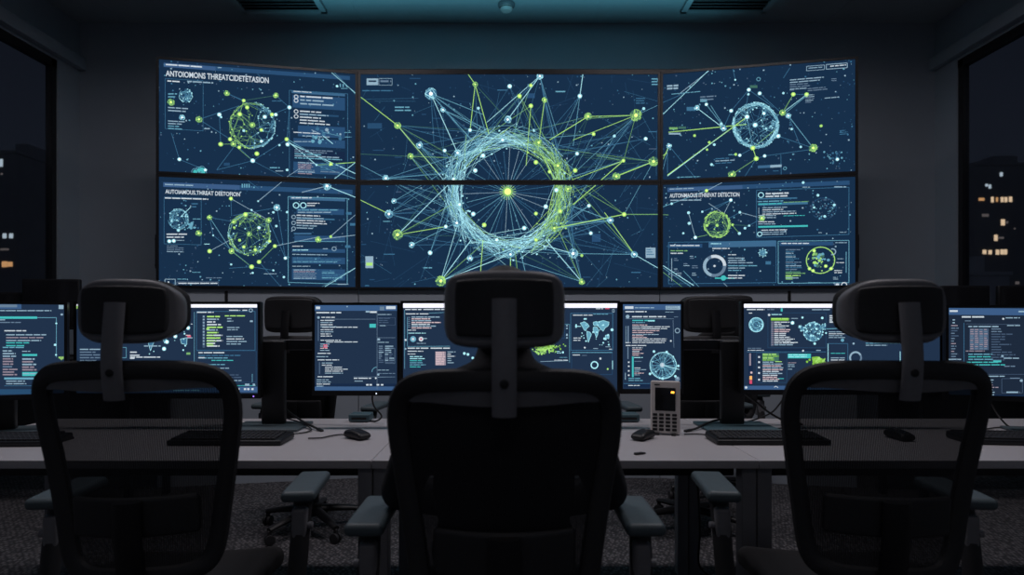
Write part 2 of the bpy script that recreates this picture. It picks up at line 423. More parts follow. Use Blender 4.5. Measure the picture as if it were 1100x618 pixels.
    def mesh(s, name, parent, gap=.0004):
        """turns the drawing into ONE mesh, in the parent's frame"""
        me = bpy.data.meshes.new(name)
        Mi = parent.matrix_world.inverted() if parent else Matrix()
        W = [Mi @ (s.P0+s.U*u+s.V*v+s.N*(gap*l)) for u, v, l in s.vs]
        me.from_pydata(W, [], s.fs)
        used = sorted(set(s.mi)); 
        for k in used: me.materials.append(E[ENAMES[k]])
        me.polygons.foreach_set('material_index', [used.index(k) for k in s.mi]); me.update()
        o = bpy.data.objects.new(name, me); C.objects.link(o)
        if parent: o.parent = parent
        return o
def crop(x0, y0, sc_): return lambda x, y: (x0+x/sc_, y0+y/sc_)
def where(o):                                    # world matrix before the scene is evaluated
    return Matrix.Translation(o.location) @ o.rotation_euler.to_matrix().to_4x4()

# ---------------------------------------------------------------- the video wall: six panels in two rows, the outer columns angled inwards
Zb, Zm, Zt = 1.462, 2.291, 3.147
XL, XR, XLo, XRo, YC, YO = -1.154, 1.182, -2.556, 2.552, 4.60, 4.33
COLS = {'left': ((XLo, YO), (XL, YC)), 'middle': ((XL, YC), (XR, YC)), 'right': ((XR, YC), (XRo, YO))}
BZ = .018
def wall_panel(col, row, label, draw, rnd):
    (xa, ya), (xb, yb) = COLS[col]; z0, z1 = (Zm, Zt) if row == 'upper' else (Zb, Zm)
    A = Vector((xa, ya, 0)); D = Vector((xb, yb, 0)); U = (D-A).normalized(); L = (D-A).length; ang = math.atan2(U.y, U.x)
    t = thing('video_display', label, 'screen', ((xa+xb)/2, (ya+yb)/2, z0), ang, 'displays of the video wall')
    h = z1-z0
    b = B(); rbx(b, (0, .042, h/2), (L-.003, .06, h-.003), .004, 2); obj('housing', b, M_black, t)
    b = B()
    for s in (-1, 1): box(b, (s*(L/2-BZ/2-.0015), .006, h/2), (BZ, .012, h-.003))
    for z in (BZ/2+.0015, h-BZ/2-.0015): box(b, (0, .006, z), (L-2*BZ-.003, .012, BZ))
    obj('bezel', b, M_black, t, False)
    b = B(); dd = .08; box(b, (0, .05+dd/2, h/2), (.4, dd, .10)); box(b, (0, .085, h/2), (.08, .06, h-.1)); obj('mounting_bracket', b, M_metal, t, False)
    N = Vector((U.y, -U.x, 0))
    P0 = A + U*(BZ+.001) + Vector((0, 0, z0+BZ+.001)) - N*.008
    cv = Canvas(P0, U, L-2*BZ-.002, h-2*BZ-.002, 'wall_bg', rnd); draw(cv)
    me = cv.mesh('screen', None); o = me; o.parent = t
    o.data.transform(where(t).inverted())
    return t
RINGC = (545.2, 206.6)
def center_net(cv, half):
    """the big ring network that runs over both middle panels"""
    R = random.Random(77); cx, cy = RINGC; k3 = crop(380, 60, 2.376); cv.T = lambda x, y: (x, y)
    cv.stars(520, 386, 76, 710, 312)
    for i in range(26):
        x, y = R.uniform(388, 705), R.uniform(78, 310); cv.quad(x, y, x+R.uniform(4, 12), y+1, R.choice(('cyan4', 'dimg', 'cyan3')), 2)
    for i in range(170): 
        x, y = R.uniform(388, 705), R.uniform(78, 310); a = R.uniform(0, 6.3); l = R.uniform(10, 60); cv.line(x, y, x+l*math.cos(a), y+l*math.sin(a), R.choice(('cyan4', 'cyan4', 'cyan3')), .3, 2)
    fam = lambda a: 'green' if -1.0 < ((a+PI) % (2*PI)-PI) + .12 < .95 and R.random() < .8 else ('green' if R.random() < .06 else 'cyan')
    # the woven ring: chords between points of a band
    for i in range(430):
        a = R.uniform(0, 2*PI); d = R.choice((-1, 1))*R.uniform(.3, 1.15); r0, r1 = R.gauss(62, 6), R.gauss(61, 6)
        f = fam(a+d/2); m = f+R.choice(('', '', '', '2', '2', '3'))
        cv.line(cx+r0*math.cos(a), cy+r0*math.sin(a), cx+r1*math.cos(a+d), cy+r1*math.sin(a+d), m, R.choice((.3, .4, .45, .6)))
    for i in range(90):
        a = R.uniform(0, 2*PI); q = R.uniform(52, 72); d = R.uniform(.25, .7); f = fam(a)
        P = [(cx+(q+R.gauss(0, .8))*math.cos(a+d*j/5), cy+q*math.sin(a+d*j/5)) for j in range(6)]; m = f+R.choice(('', '2', '2'))
        for j in range(5): cv.line(*P[j], *P[j+1], m, .5)
    for i in range(34):
        a = i/34*2*PI+R.uniform(-.06, .06); r = R.uniform(44, 58); cv.line(cx, cy, cx+r*math.cos(a), cy+r*math.sin(a), R.choice(('cyan2', 'cyan3', 'soft')), .5)
    for i in range(120):
        a = R.uniform(0, 2*PI); r = R.uniform(44, 74); cv.dot(cx+r*math.cos(a), cy+r*math.sin(a), R.choice((.6, .8, 1.1)), fam(a), 5, 6)
    N = [(197, 97, 16, 'c'), (310, 73, 7, 'g'), (423, 103, 6, 'g'), (452, 76, 5, 'g'), (475, 52, 9, 'c'), (452, 128, 6, 'g'), (487, 113, 7, 'g'), (577, 103, 6, 'c'), (598, 155, 10, 'g'), (720, 152, 16, 'g'),
         (612, 200, 5, 'g'), (765, 270, 13, 'g'), (688, 268, 5, 'g'), (670, 308, 10, 'g'), (690, 405, 6, 'g'), (655, 420, 9, 'c'), (716, 507, 9, 'c'), (560, 505, 13, 'c'), (582, 577, 8, 'g'), (222, 575, 14, 'g'),
         (112, 457, 14, 'g'), (148, 483, 8, 'c'), (90, 404, 11, 'c'), (103, 371, 7, 'c'), (82, 313, 9, 'c'), (145, 257, 8, 'g'), (112, 178, 9, 'g'), (168, 228, 9, 'c'), (228, 138, 7, 'c'), (297, 190, 5, 'c'),
         (565, 293, 6, 'g'), (600, 383, 5, 'c'), (195, 503, 6, 'c'), (745, 212, 5, 'c'), (665, 205, 4, 'c'), (740, 135, 4, 'c'), (232, 242, 5, 'c'), (297, 517, 8, 'c'), (235, 436, 5, 'c'), (570, 250, 5, 'c'), (318, 134, 4, 'c'), (398, 78, 6, 'c'), (605, 453, 5, 'c'), (582, 510, 4, 'g')]
    I = [(393, 163, 10, 'c'), (472, 222, 10, 'g'), (521, 281, 11, 'g'), (547, 340, 8, 'g'), (265, 248, 9, 'c'), (263, 427, 10, 'c'), (400, 507, 9, 'c'), (512, 440, 9, 'g'), (435, 440, 6, 'c'), (330, 255, 6, 'c'), (255, 315, 5, 'c'), (270, 380, 5, 'c'),
         (333, 432, 6, 'g'), (305, 404, 6, 'c'), (527, 397, 6, 'g'), (465, 272, 6, 'g'), (310, 293, 6, 'c'), (517, 343, 6, 'c'), (490, 385, 6, 'c'), (465, 403, 5, 'g'), (380, 215, 5, 'c'), (365, 470, 5, 'c'), (465, 470, 5, 'g'), (500, 296, 5, 'g')]
    nm = {'c': 'cyan', 'g': 'green'}
    for (x, y, r, c) in N:
        X, Y = k3(x, y); a = math.atan2(Y-cy, X-cx)
        for j in range(R.randint(4, 8) if r > 6 else 3):
            t = a+R.uniform(-1.0, 1.0); q = R.uniform(54, 70); f = nm[c] if R.random() < .55 else 'cyan'
            cv.line(X, Y, cx+q*math.cos(t), cy+q*math.sin(t), f+R.choice(('2', '3', '3')), R.choice((.35, .45, .6)))
    for (x0, y0, x1, y1, m, wd) in [(0, 92, 112, 178, 'green', .9), (112, 178, 215, 300, 'green', .9), (112, 178, 240, 330, 'cyan', .8), (290, 44, 310, 73, 'green', .9), (310, 73, 297, 190, 'green', .8), (310, 73, 345, 200, 'green', .8), (598, 155, 720, 152, 'green', .7), (598, 155, 500, 215, 'green', .9),
          (720, 152, 600, 160, 'green2', .6), (720, 152, 808, 112, 'cyan2', .5), (720, 152, 560, 215, 'green', .6), (720, 152, 690, 262, 'green2', .5), (765, 270, 670, 308, 'green', 1), (765, 270, 690, 405, 'cyan2', .5), (688, 268, 560, 380, 'green', 1.1), (688, 268, 550, 320, 'green', .9), (688, 268, 620, 255, 'green2', .6),
          (690, 405, 808, 405, 'green2', .9), (690, 405, 512, 440, 'green', 1), (690, 405, 580, 340, 'green2', .6), (716, 507, 640, 400, 'green', .8), (716, 507, 560, 330, 'green2', .7), (716, 507, 808, 560, 'cyan', .8), (582, 577, 490, 470, 'cyan', .9), (582, 577, 520, 440, 'green2', .8), (222, 575, 400, 507, 'cyan', .8), (222, 575, 300, 470, 'cyan', .9), (222, 575, 330, 480, 'green2', .7), (222, 575, 265, 430, 'cyan', .6),
          (112, 457, 240, 330, 'cyan', .9), (112, 457, 250, 380, 'green2', .7), (112, 457, 230, 437, 'green', .7), (148, 483, 255, 430, 'cyan2', .7), (82, 313, 235, 320, 'cyan2', .7), (82, 313, 240, 300, 'cyan2', .6), (0, 270, 82, 313, 'cyan2', .6), (0, 360, 90, 404, 'green', .8), (82, 313, 0, 320, 'cyan3', .6), (197, 97, 265, 248, 'cyan', .8), (197, 97, 330, 150, 'cyan2', .7), (197, 97, 300, 215, 'cyan2', .7), (197, 97, 205, 225, 'cyan3', .6),
          (475, 52, 393, 163, 'cyan', .8), (475, 52, 340, 170, 'cyan', .6), (475, 52, 520, 200, 'cyan2', .5), (452, 128, 440, 280, 'green', .7), (487, 113, 470, 240, 'green', .7), (423, 103, 500, 230, 'green2', .6), (577, 103, 585, 45, 'cyan', .8), (577, 103, 560, 230, 'cyan2', .6), (400, 507, 400, 560, 'green', .9), (330, 470, 322, 575, 'green', .8), (412, 500, 420, 570, 'green2', .8), (425, 500, 445, 580, 'cyan2', .8), (145, 257, 240, 260, 'green2', .7), (145, 257, 0, 250, 'green3', .6), (470, 480, 560, 505, 'cyan', .8), (560, 505, 716, 507, 'cyan2', .7), (655, 420, 560, 385, 'cyan2', .8), (590, 260, 688, 268, 'green3', .5)]:
        cv.line(*k3(x0, y0), *k3(x1, y1), m, wd, 4)
    for (x, y, r, c) in N+I: cv.node(*k3(x, y), r/2.376*.95, nm[c])
    a = k3(393, 347); cv.dot(*a, 5.5, 'green2', 6, 16); cv.dot(*a, 3.6, 'hotg', 7, 16)
    for i in range(18): t = i/18*2*PI; cv.line(*a, a[0]+9*math.cos(t), a[1]+9*math.sin(t), 'green', .5, 6)
def draw_mid_upper(cv):
    center_net(cv, 0); cv.T = crop(380, 60, 2.376)
    cv.quad(33, 58, 62, 75, 'soft', 5); cv.frame(64, 58, 98, 75, 'soft', .5); cv.rows(68, 63, 96, 1, 12, 'grey', (1, 1)); cv.rows(38, 63, 58, 1, 11, 'wall_bg', (1, 1), lay=7)
    cv.rows(22, 88, 100, 1, 7, 'cyan3', (1, 1)); cv.rows(105, 130, 150, 2, 8, 'cyan2', (.7, 1)); cv.rows(720, 108, 745, 3, 6, 'cyan3', (.8, 1)); cv.rows(760, 58, 778, 3, 7, 'cyan2', (.8, 1)); cv.quad(35, 172, 72, 186, 'cyan4', 3)
    cv.rows(515, 90, 540, 1, 8, 'cyan2', (1, 1)); cv.quad(440, 96, 462, 108, 'panel', 2)
def draw_mid_lower(cv):
    center_net(cv, 1); cv.T = crop(380, 60, 2.376)
    cv.quad(30, 512, 50, 542, 'soft', 5); cv.quad(32, 528, 48, 536, 'green', 6); cv.quad(745, 490, 770, 516, 'soft', 5); cv.rows(747, 494, 768, 3, 6, 'cyan3', (.7, 1), lay=7); cv.rows(178, 540, 200, 1, 7, 'cyan2', (1, 1)); cv.quad(608, 455, 630, 475, 'panel', 2); cv.rows(75, 422, 96, 1, 5, 'cyan2', (1, 1))
def netlist(cv, T, nodes, lines, k):
    nm = {'c': 'cyan', 'g': 'green'}; cv.T = T
    for l in lines:
        m = l[4] if len(l) > 4 else 'cyan3'; wd = l[5] if len(l) > 5 else .6
        cv.line(*l[:4], m, wd)
    for (x, y, r, c) in nodes: cv.node(x, y, r/k, nm[c])
def glb(cv, x, y, r, cm, n=120, lines=110, ctr='cyan'):     # crop coordinates already set on cv.T
    cv.globe(x, y, r, cm, n, lines, ctr)
def draw_tl(cv):
    K = 4.122; cv.stars(300, 168, 62, 384, 193); cv.T = crop(160, 50, K)
    S = .0727                                             # slope of this panel's upper edge
    cv.quad(65, 72, 890, 90, 'panel', 1, 59); cv.quad(65, 72, 295, 90, 'bar', 2, 17); cv.rows(75, 77, 235, 1, 12, 'white', (1, 1), .6, sl=11); cv.rows(305, 92, 322, 1, 10, 'soft', (1, 1))
    cv.text('ANTOIOMONS THREATCIDETETASION', 75, 106, 531, 132, 'white', 32)
    cv.rows(170, 152, 285, 1, 11, 'soft', (1, 1), .6, sl=7); cv.rows(82, 150, 140, 1, 11, 'white', (1, 1), .6, sl=4)
    cv.frame(72, 142, 240, 364, 'cyan3', .5, 10)
    glb(cv, 163, 218, 31, lambda d: 'cyan', 40, 60); cv.rows(85, 208, 132, 2, 13, 'cyan2', (.7, 1)); cv.node(98, 247, 15/K, 'green'); cv.node(147, 315, 12/K, 'cyan')
    cv.rows(85, 268, 180, 2, 13, 'soft', (.8, 1), sl=6); cv.rows(85, 328, 175, 4, 11, ('soft', 'cyan2'), (.2, .9), sl=5)
    fam = lambda d: 'green' if d < .05 else 'cyan'
    glb(cv, 458, 350, 104, fam, 150, 200, 'green')
    netlist(cv, cv.T, [(345, 207, 12, 'g'), (562, 217, 12, 'g'), (222, 323, 14, 'g'), (420, 240, 8, 'g'), (402, 300, 10, 'g'), (435, 270, 9, 'g'), (312, 302, 9, 'c'), (320, 313, 5, 'c'), (545, 302, 9, 'g'), (562, 302, 8, 'c'), (622, 270, 9, 'c'), (498, 370, 8, 'g'), (318, 433, 10, 'g'), (374, 432, 12, 'g'), (360, 411, 9, 'g'), (400, 447, 8, 'g'), (460, 506, 10, 'c'), (478, 475, 10, 'g'), (610, 411, 9, 'g'), (614, 434, 9, 'c'), (498, 420, 7, 'c'), (513, 312, 9, 'c'), (250, 547, 7, 'c'), (135, 500, 8, 'c'), (578, 437, 5, 'c'), (612, 547, 6, 'c'), (833, 176, 6, 'c'), (420, 373, 6, 'c'), (458, 348, 12, 'g'), (805, 522, 10, 'g'), (742, 525, 5, 'c')],
        [(222, 323, 360, 411), (345, 207, 545, 302), (345, 207, 420, 240), (222, 323, 402, 262), (318, 433, 312, 302), (460, 506, 612, 411), (372, 432, 460, 506, 'green2'), (360, 411, 460, 506), (622, 270, 545, 302), (622, 270, 612, 411), (562, 217, 420, 240, 'green3'), (318, 433, 372, 432, 'green2'), (402, 300, 458, 348, 'green2'), (402, 300, 360, 411, 'green2', .8), (420, 240, 402, 300, 'green2', .8), (300, 547, 460, 506), (300, 547, 380, 440), (135, 500, 100, 385), (135, 500, 250, 547), (460, 506, 600, 580), (562, 217, 622, 270),
         (615, 420, 742, 525, 'cyan', .8), (625, 430, 925, 568, 'cyan', .9), (742, 525, 922, 512, 'green2', .7), (615, 412, 805, 522, 'cyan2', .7), (790, 612, 922, 508, 'cyan', .9), (805, 522, 922, 512, 'green', .9), (800, 108, 925, 215, 'cyan', .8), (812, 106, 925, 222, 'cyan2', .6), (550, 618, 700, 520, 'soft', .7), (480, 120, 500, 142), (742, 525, 925, 590, 'cyan2', .6)], K)
    for (x, y) in ((222, 548), (240, 560), (235, 545), (205, 555)): cv.dot(x, y, 2.2, 'teal', 4); cv.ring(x, y, 3.5, .5, 'cyan2')
    cv.frame(622, 194, 880, 575, 'cyan3', .6, 16); cv.quad(632, 196, 868, 206, 'panel2', 2, 15); cv.rows(640, 197, 720, 1, 9, 'white', (1, 1), sl=5)
    cv.quad(636, 214, 868, 270, 'panel', 2, 14); cv.rows(670, 218, 840, 3, 16, ('white', 'soft'), (.6, 1), sl=10)
    for y in (223, 240, 288, 310): cv.ring(652, y, 2.0, .9, 'white', 6)
    cv.rows(668, 284, 810, 5, 13, ('soft', 'white', 'soft'), (.5, 1), sl=9); cv.quad(668, 296, 840, 304, 'cyan4', 3, 9); cv.quad(660, 350, 868, 398, 'panel', 2, 8); cv.rows(640, 378, 760, 1, 10, 'white', (1, 1), sl=7); cv.rows(680, 394, 800, 1, 10, 'soft', (1, 1), sl=6)
    cv.quad(640, 405, 868, 440, 'panel', 2, 12); cv.rows(642, 420, 720, 1, 9, 'soft', (1, 1))
    cv.quad(636, 455, 868, 500, 'panel3', 2, 12); cv.rows(645, 455, 855, 5, 9, ('grey', 'cyan2', 'soft'), (.5, 1), .6, sl=9)
    cv.quad(640, 510, 868, 560, 'panel', 2, 10); cv.rows(660, 512, 740, 7, 8, ('pink2', 'grey', 'soft'), (.7, 1), .6, sl=4); cv.rows(760, 516, 855, 5, 9, ('cyan3', 'grey'), (.5, 1), .6, sl=4)
    for i in range(26): cv.dot(cv.R.uniform(720, 850), cv.R.uniform(365, 430), cv.R.choice((.8, 1.2, 2)), cv.R.choice(('cyan2', 'soft', 'cyan3')), 7)
    cv.line(720, 370, 760, 388, 'soft', .9, 7); cv.line(770, 395, 815, 432, 'cyan', .8, 7); cv.line(770, 380, 850, 398, 'cyan2', .6, 7)
    cv.rows(535, 535, 580, 1, 12, 'cyan2', (1, 1)); cv.rows(560, 550, 597, 1, 9, 'soft', (1, 1)); cv.rows(245, 362, 270, 1, 12, 'soft', (1, 1)); cv.rows(545, 240, 590, 1, 9, 'cyan3', (1, 1)); cv.quad(332, 515, 358, 528, 'cyan4', 3)
    for (x, y) in ((880, 185), (895, 380), (898, 400)): cv.rows(x-30, y, x, 1, 7, 'cyan2', (1, 1))
    cv.text('II\\', 845, 165, 880, 180, 'cyan2', 2, bold=0)
    for i in range(5): cv.quad(706+i*6, 101, 710+i*6, 107, 'soft', 6)
    cv.line(748, 103, 758, 110, 'soft', .7, 6); cv.line(758, 110, 770, 104, 'soft', .7, 6)
def draw_bl(cv):
    K = 4.413; cv.stars(300, 168, 195, 384, 309); cv.T = crop(160, 180, K)
    cv.quad(68, 70, 965, 92, 'panel', 1, 36); cv.quad(68, 70, 430, 92, 'bar', 2, 14); cv.rows(76, 78, 210, 1, 13, 'soft', (1, 1), .5, sl=5)
    cv.text('AUTOIAMOUS THREAT DEETOFION', 78, 104, 432, 124, 'white', 14); cv.rows(76, 142, 282, 1, 12, 'white', (1, 1), .55, sl=6)
    cv.frame(72, 140, 248, 362, 'cyan3', .5, 5)
    glb(cv, 140, 245, 50, lambda d: 'cyan', 60, 110); cv.node(140, 298, 7/K, 'cyan'); cv.line(150, 235, 198, 188, 'cyan', .7)
    for i in range(18): cv.dot(cv.R.uniform(180, 225), cv.R.uniform(255, 290), cv.R.choice((.6, 1, 1.4)), 'cyan2', 5)
    cv.rows(205, 170, 235, 2, 14, 'cyan3', (.6, 1)); cv.rows(208, 243, 245, 1, 9, 'cyan2', (1, 1)); cv.rows(84, 314, 190, 2, 14, ('white', 'soft'), (.7, 1)); cv.node(97, 350, 9/K, 'cyan'); cv.node(118, 348, 9/K, 'cyan'); cv.rows(130, 344, 168, 1, 9, 'soft', (1, 1))
    cv.rows(85, 370, 175, 4, 9, ('soft', 'grey'), (.5, 1), sl=2)
    fam = lambda d: 'green' if random.Random(int(d*999)).random() < .75 else 'cyan'
    glb(cv, 475, 315, 102, fam, 150, 210, 'green')
    netlist(cv, cv.T, [(389, 148, 9, 'g'), (288, 237, 12, 'g'), (236, 312, 14, 'g'), (288, 397, 10, 'g'), (392, 397, 13, 'g'), (487, 471, 11, 'g'), (522, 448, 10, 'g'), (568, 250, 13, 'g'), (402, 258, 12, 'g'), (458, 223, 11, 'g'), (607, 190, 16, 'c'), (597, 373, 9, 'g'), (803, 342, 15, 'g'), (862, 328, 7, 'g'), (845, 88, 20, 'c'), (647, 430, 8, 'c'), (655, 212, 6, 'c'), (475, 315, 12, 'g'), (450, 377, 8, 'g'), (522, 286, 8, 'c'), (430, 345, 7, 'g'), (405, 285, 6, 'g'), (590, 213, 6, 'c'), (604, 278, 6, 'c'), (572, 350, 8, 'g'), (504, 390, 8, 'g'), (518, 160, 4, 'c'), (487, 202, 5, 'c'), (305, 322, 4, 'c'), (640, 520, 6, 'c'), (492, 500, 5, 'c'), (390, 460, 5, 'c'), (590, 488, 5, 'c')],
        [(389, 148, 568, 250, 'soft'), (389, 148, 392, 230), (288, 237, 402, 258), (288, 237, 392, 397, 'cyan2'), (288, 237, 305, 322), (305, 322, 487, 471), (288, 397, 392, 340, 'soft'), (392, 397, 487, 471, 'green2'), (402, 258, 458, 223, 'green', .9), (568, 250, 572, 350, 'green2'), (597, 373, 803, 330, 'soft', .7), (803, 342, 985, 320, 'soft', .8), (597, 373, 522, 448, 'green2'), (607, 190, 400, 228), (607, 190, 647, 430), (568, 250, 647, 430), (845, 88, 725, 118, 'soft', .9), (845, 88, 1000, 150, 'cyan', .9), (845, 88, 950, 20, 'cyan2', .7), (518, 160, 700, 10, 'soft', .8), (815, 578, 990, 470, 'cyan', .9), (860, 328, 990, 215, 'soft', .8), (380, 478, 487, 471), (487, 471, 590, 488), (845, 88, 700, 40, 'cyan2'), (440, 40, 520, 100), (800, 578, 950, 490, 'cyan2', .5), (522, 448, 690, 640, 'cyan3')], K)
    cv.frame(660, 138, 940, 545, 'cyan2', .7, 9); cv.quad(668, 138, 930, 152, 'panel2', 2, 9); cv.rows(676, 142, 772, 1, 12, 'white', (1, 1))
    for p in ((698, 180), (732, 180)): cv.ring(*p, 3.0, 1.0, 'cyan', 6)
    cv.rows(750, 168, 830, 2, 11, 'white', (.4, 1)); cv.quad(700, 190, 925, 218, 'panel', 2, 8); cv.rows(706, 200, 900, 2, 11, ('soft', 'cyan2'), (.7, 1))
    for y in (235, 263, 290): cv.ring(686, y, 2.0, .8, 'soft', 6)
    cv.rows(700, 224, 850, 6, 12, ('white', 'soft', 'cyan2'), (.5, 1), sl=6); cv.quad(700, 238, 880, 244, 'cyan3', 3, 6); cv.quad(690, 310, 770, 318, 'panel2', 3); cv.quad(690, 322, 930, 350, 'panel', 2, 4); cv.line(690, 350, 930, 352, 'cyan2', .7)
    cv.rows(680, 372, 730, 1, 9, 'white', (1, 1)); cv.quad(678, 385, 930, 402, 'panel', 2, 3); cv.rows(682, 390, 755, 1, 9, 'cyan', (1, 1)); cv.ring(878, 386, 2.2, .7, 'soft', 6); cv.rows(825, 384, 848, 1, 9, 'soft', (1, 1))
    cv.rows(680, 410, 845, 1, 10, 'soft', (1, 1), sl=3); cv.quad(678, 424, 930, 455, 'panel', 2, 4); cv.rows(684, 428, 925, 3, 9, ('cyan2', 'cyan3', 'soft'), (.5, 1)); cv.rows(680, 467, 765, 1, 9, 'soft', (1, 1))
    cv.quad(678, 480, 930, 532, 'panel', 2, 4); cv.rows(686, 484, 805, 6, 8, ('pink2', 'soft', 'grey'), (.8, 1), .6); cv.rows(820, 490, 925, 5, 8, ('cyan2', 'cyan3'), (.4, 1), .6)
    cv.frame(76, 530, 125, 557, 'soft', .8); cv.dot(93, 544, .9, 'white', 6); cv.rows(135, 528, 185, 1, 8, 'cyan2', (1, 1)); cv.frame(132, 543, 330, 562, 'grey', .5); cv.rows(140, 547, 325, 1, 13, 'white', (1, 1)); cv.rows(270, 522, 345, 1, 9, 'grey', (1, 1)); cv.rows(205, 496, 245, 1, 7, 'cyan2', (1, 1)); cv.rows(545, 503, 605, 1, 8, 'soft', (1, 1)); cv.rows(262, 362, 288, 1, 8, 'cyan', (1, 1))
    for (x, y) in ((950, 218), (968, 270), (945, 375)): cv.quad(x-15, y-6, x+10, y+6, 'cyan3', 4)
    cv.rows(895, 552, 945, 1, 10, 'soft', (1, 1)); cv.text('IIII', 440, 78, 478, 96, 'cyan2', 0)
def draw_tr(cv):
    K = 4.122; cv.stars(340, 711, 60, 921, 193); cv.T = crop(700, 50, K)
    glb(cv, 460, 350, 102, lambda d: 'cyan', 190, 330, 'cyan')
    for i in range(50):
        t = cv.R.uniform(0, 6.3); d = cv.R.uniform(.3, 1.2); cv.line(460+cv.R.uniform(92, 108)*math.cos(t), 350+cv.R.uniform(92, 108)*math.sin(t), 460+104*math.cos(t+d), 350+104*math.sin(t+d), cv.R.choice(('cyan', 'cyan2')), .5)
    netlist(cv, cv.T, [(430, 192, 8, 'c'), (478, 208, 8, 'c'), (428, 212, 5, 'c'), (627, 212, 9, 'g'), (686, 213, 9, 'g'), (580, 293, 13, 'g'), (605, 307, 11, 'c'), (422, 312, 10, 'c'), (352, 285, 8, 'c'), (318, 362, 13, 'c'), (308, 343, 6, 'c'), (200, 272, 11, 'c'), (242, 257, 7, 'c'), (715, 450, 17, 'g'), (560, 397, 9, 'c'), (448, 450, 10, 'g'), (463, 497, 10, 'g'), (390, 482, 7, 'c'), (500, 485, 7, 'c'), (355, 567, 16, 'g'), (255, 425, 6, 'g'), (372, 478, 6, 'g'), (277, 435, 6, 'c'), (77, 440, 11, 'c'), (190, 395, 6, 'g'), (245, 457, 5, 'g'), (458, 348, 10, 'c'), (497, 297, 7, 'c'), (265, 523, 6, 'c'), (583, 207, 5, 'c'), (620, 366, 5, 'c'), (660, 445, 5, 'c'), (370, 148, 4, 'c'), (822, 500, 7, 'c'), (750, 352, 6, 'g')],
        [(75, 380, 420, 345, 'green', .9), (70, 570, 422, 312, 'green', 1.1), (70, 574, 340, 372, 'cyan', .7), (262, 96, 50, 300, 'cyan', .9), (268, 96, 120, 212, 'soft', .8), (580, 293, 627, 212, 'green2', .8), (580, 293, 686, 213, 'cyan'), (586, 300, 686, 218, 'cyan2'), (605, 307, 715, 450, 'cyan2', .7), (318, 362, 200, 272, 'cyan', .7), (308, 343, 242, 257, 'cyan2', .6), (318, 350, 262, 262, 'cyan2'), (463, 497, 355, 567, 'green2', .7), (500, 485, 715, 455), (77, 440, 45, 565, 'cyan2'), (77, 440, 200, 590), (70, 440, 70, 560), (352, 285, 430, 192), (430, 192, 420, 255), (430, 192, 540, 270), (478, 208, 570, 290), (448, 450, 463, 497, 'green', .8), (448, 450, 545, 370, 'green2', .8), (422, 312, 448, 450, 'cyan2'), (390, 482, 448, 450), (45, 510, 75, 445, 'green', .8), (0, 270, 150, 205), (583, 140, 612, 95), (370, 148, 360, 100), (463, 497, 410, 580), (627, 212, 686, 213), (560, 397, 715, 450), (352, 285, 318, 362), (605, 307, 660, 445), (500, 485, 463, 497), (12, 510, 70, 470, 'green', .9)], K)
    cv.rows(68, 172, 118, 2, 12, 'soft', (1, 1), .75, sl=-3); cv.rows(88, 210, 215, 1, 8, 'cyan2', (1, 1), sl=-12); cv.rows(215, 222, 288, 2, 13, ('soft', 'grey'), (.8, 1), sl=-5); cv.quad(155, 268, 195, 285, 'cyan3', 3); cv.quad(215, 232, 245, 245, 'cyan2', 3)
    cv.quad(78, 358, 115, 368, 'green2', 4); cv.quad(118, 355, 152, 365, 'green3', 4); cv.rows(76, 383, 130, 1, 13, 'soft', (1, 1), .7)
    cv.rows(612, 147, 765, 2, 11, 'soft', (.8, 1), sl=-13); cv.rows(612, 168, 740, 3, 10, ('soft', 'grey'), (.5, 1), sl=-9); cv.rows(690, 186, 780, 2, 9, 'grey', (.7, 1), sl=-8); cv.rows(680, 215, 720, 5, 8, ('soft', 'grey'), (.5, 1), sl=-3); cv.rows(765, 228, 830, 1, 9, 'soft', (1, 1), sl=-6); cv.rows(795, 142, 818, 2, 8, 'grey', (1, 1)); cv.rows(832, 372, 870, 3, 8, 'cyan3', (.6, 1), sl=-3); cv.rows(610, 192, 630, 1, 8, 'grey', (1, 1))
    cv.frame(686, 88, 765, 108, 'soft', .6, -6); cv.frame(773, 80, 866, 101, 'soft', .8, -7); cv.rows(694, 95, 755, 1, 9, 'soft', (1, 1), sl=-5); cv.rows(790, 86, 860, 1, 11, 'white', (1, 1), sl=-6)
    cv.rows(282, 496, 375, 3, 10, ('soft', 'cyan3'), (.6, 1), sl=-5); cv.quad(470, 528, 575, 540, 'panel2', 3, -6); cv.quad(525, 526, 575, 537, 'soft', 4, -3); cv.rows(112, 578, 215, 1, 8, 'cyan2', (1, 1), sl=-3); cv.rows(540, 550, 562, 1, 7, 'cyan3', (1, 1)); cv.rows(340, 478, 365, 1, 9, 'cyan2', (1, 1)); cv.quad(435, 172, 468, 184, 'green3', 4)
    for i in range(40): cv.dot(810+cv.R.gauss(0, 22), 490+cv.R.gauss(0, 18), cv.R.choice((.5, .8, 1)), cv.R.choice(('cyan3', 'cyan2', 'cyan4')), 4)
    cv.ring(473, 145, 1.8, .6, 'cyan2'); cv.ring(590, 540, 1.5, .6, 'cyan2'); cv.line(572, 480, 574, 590, 'cyan3', .6)
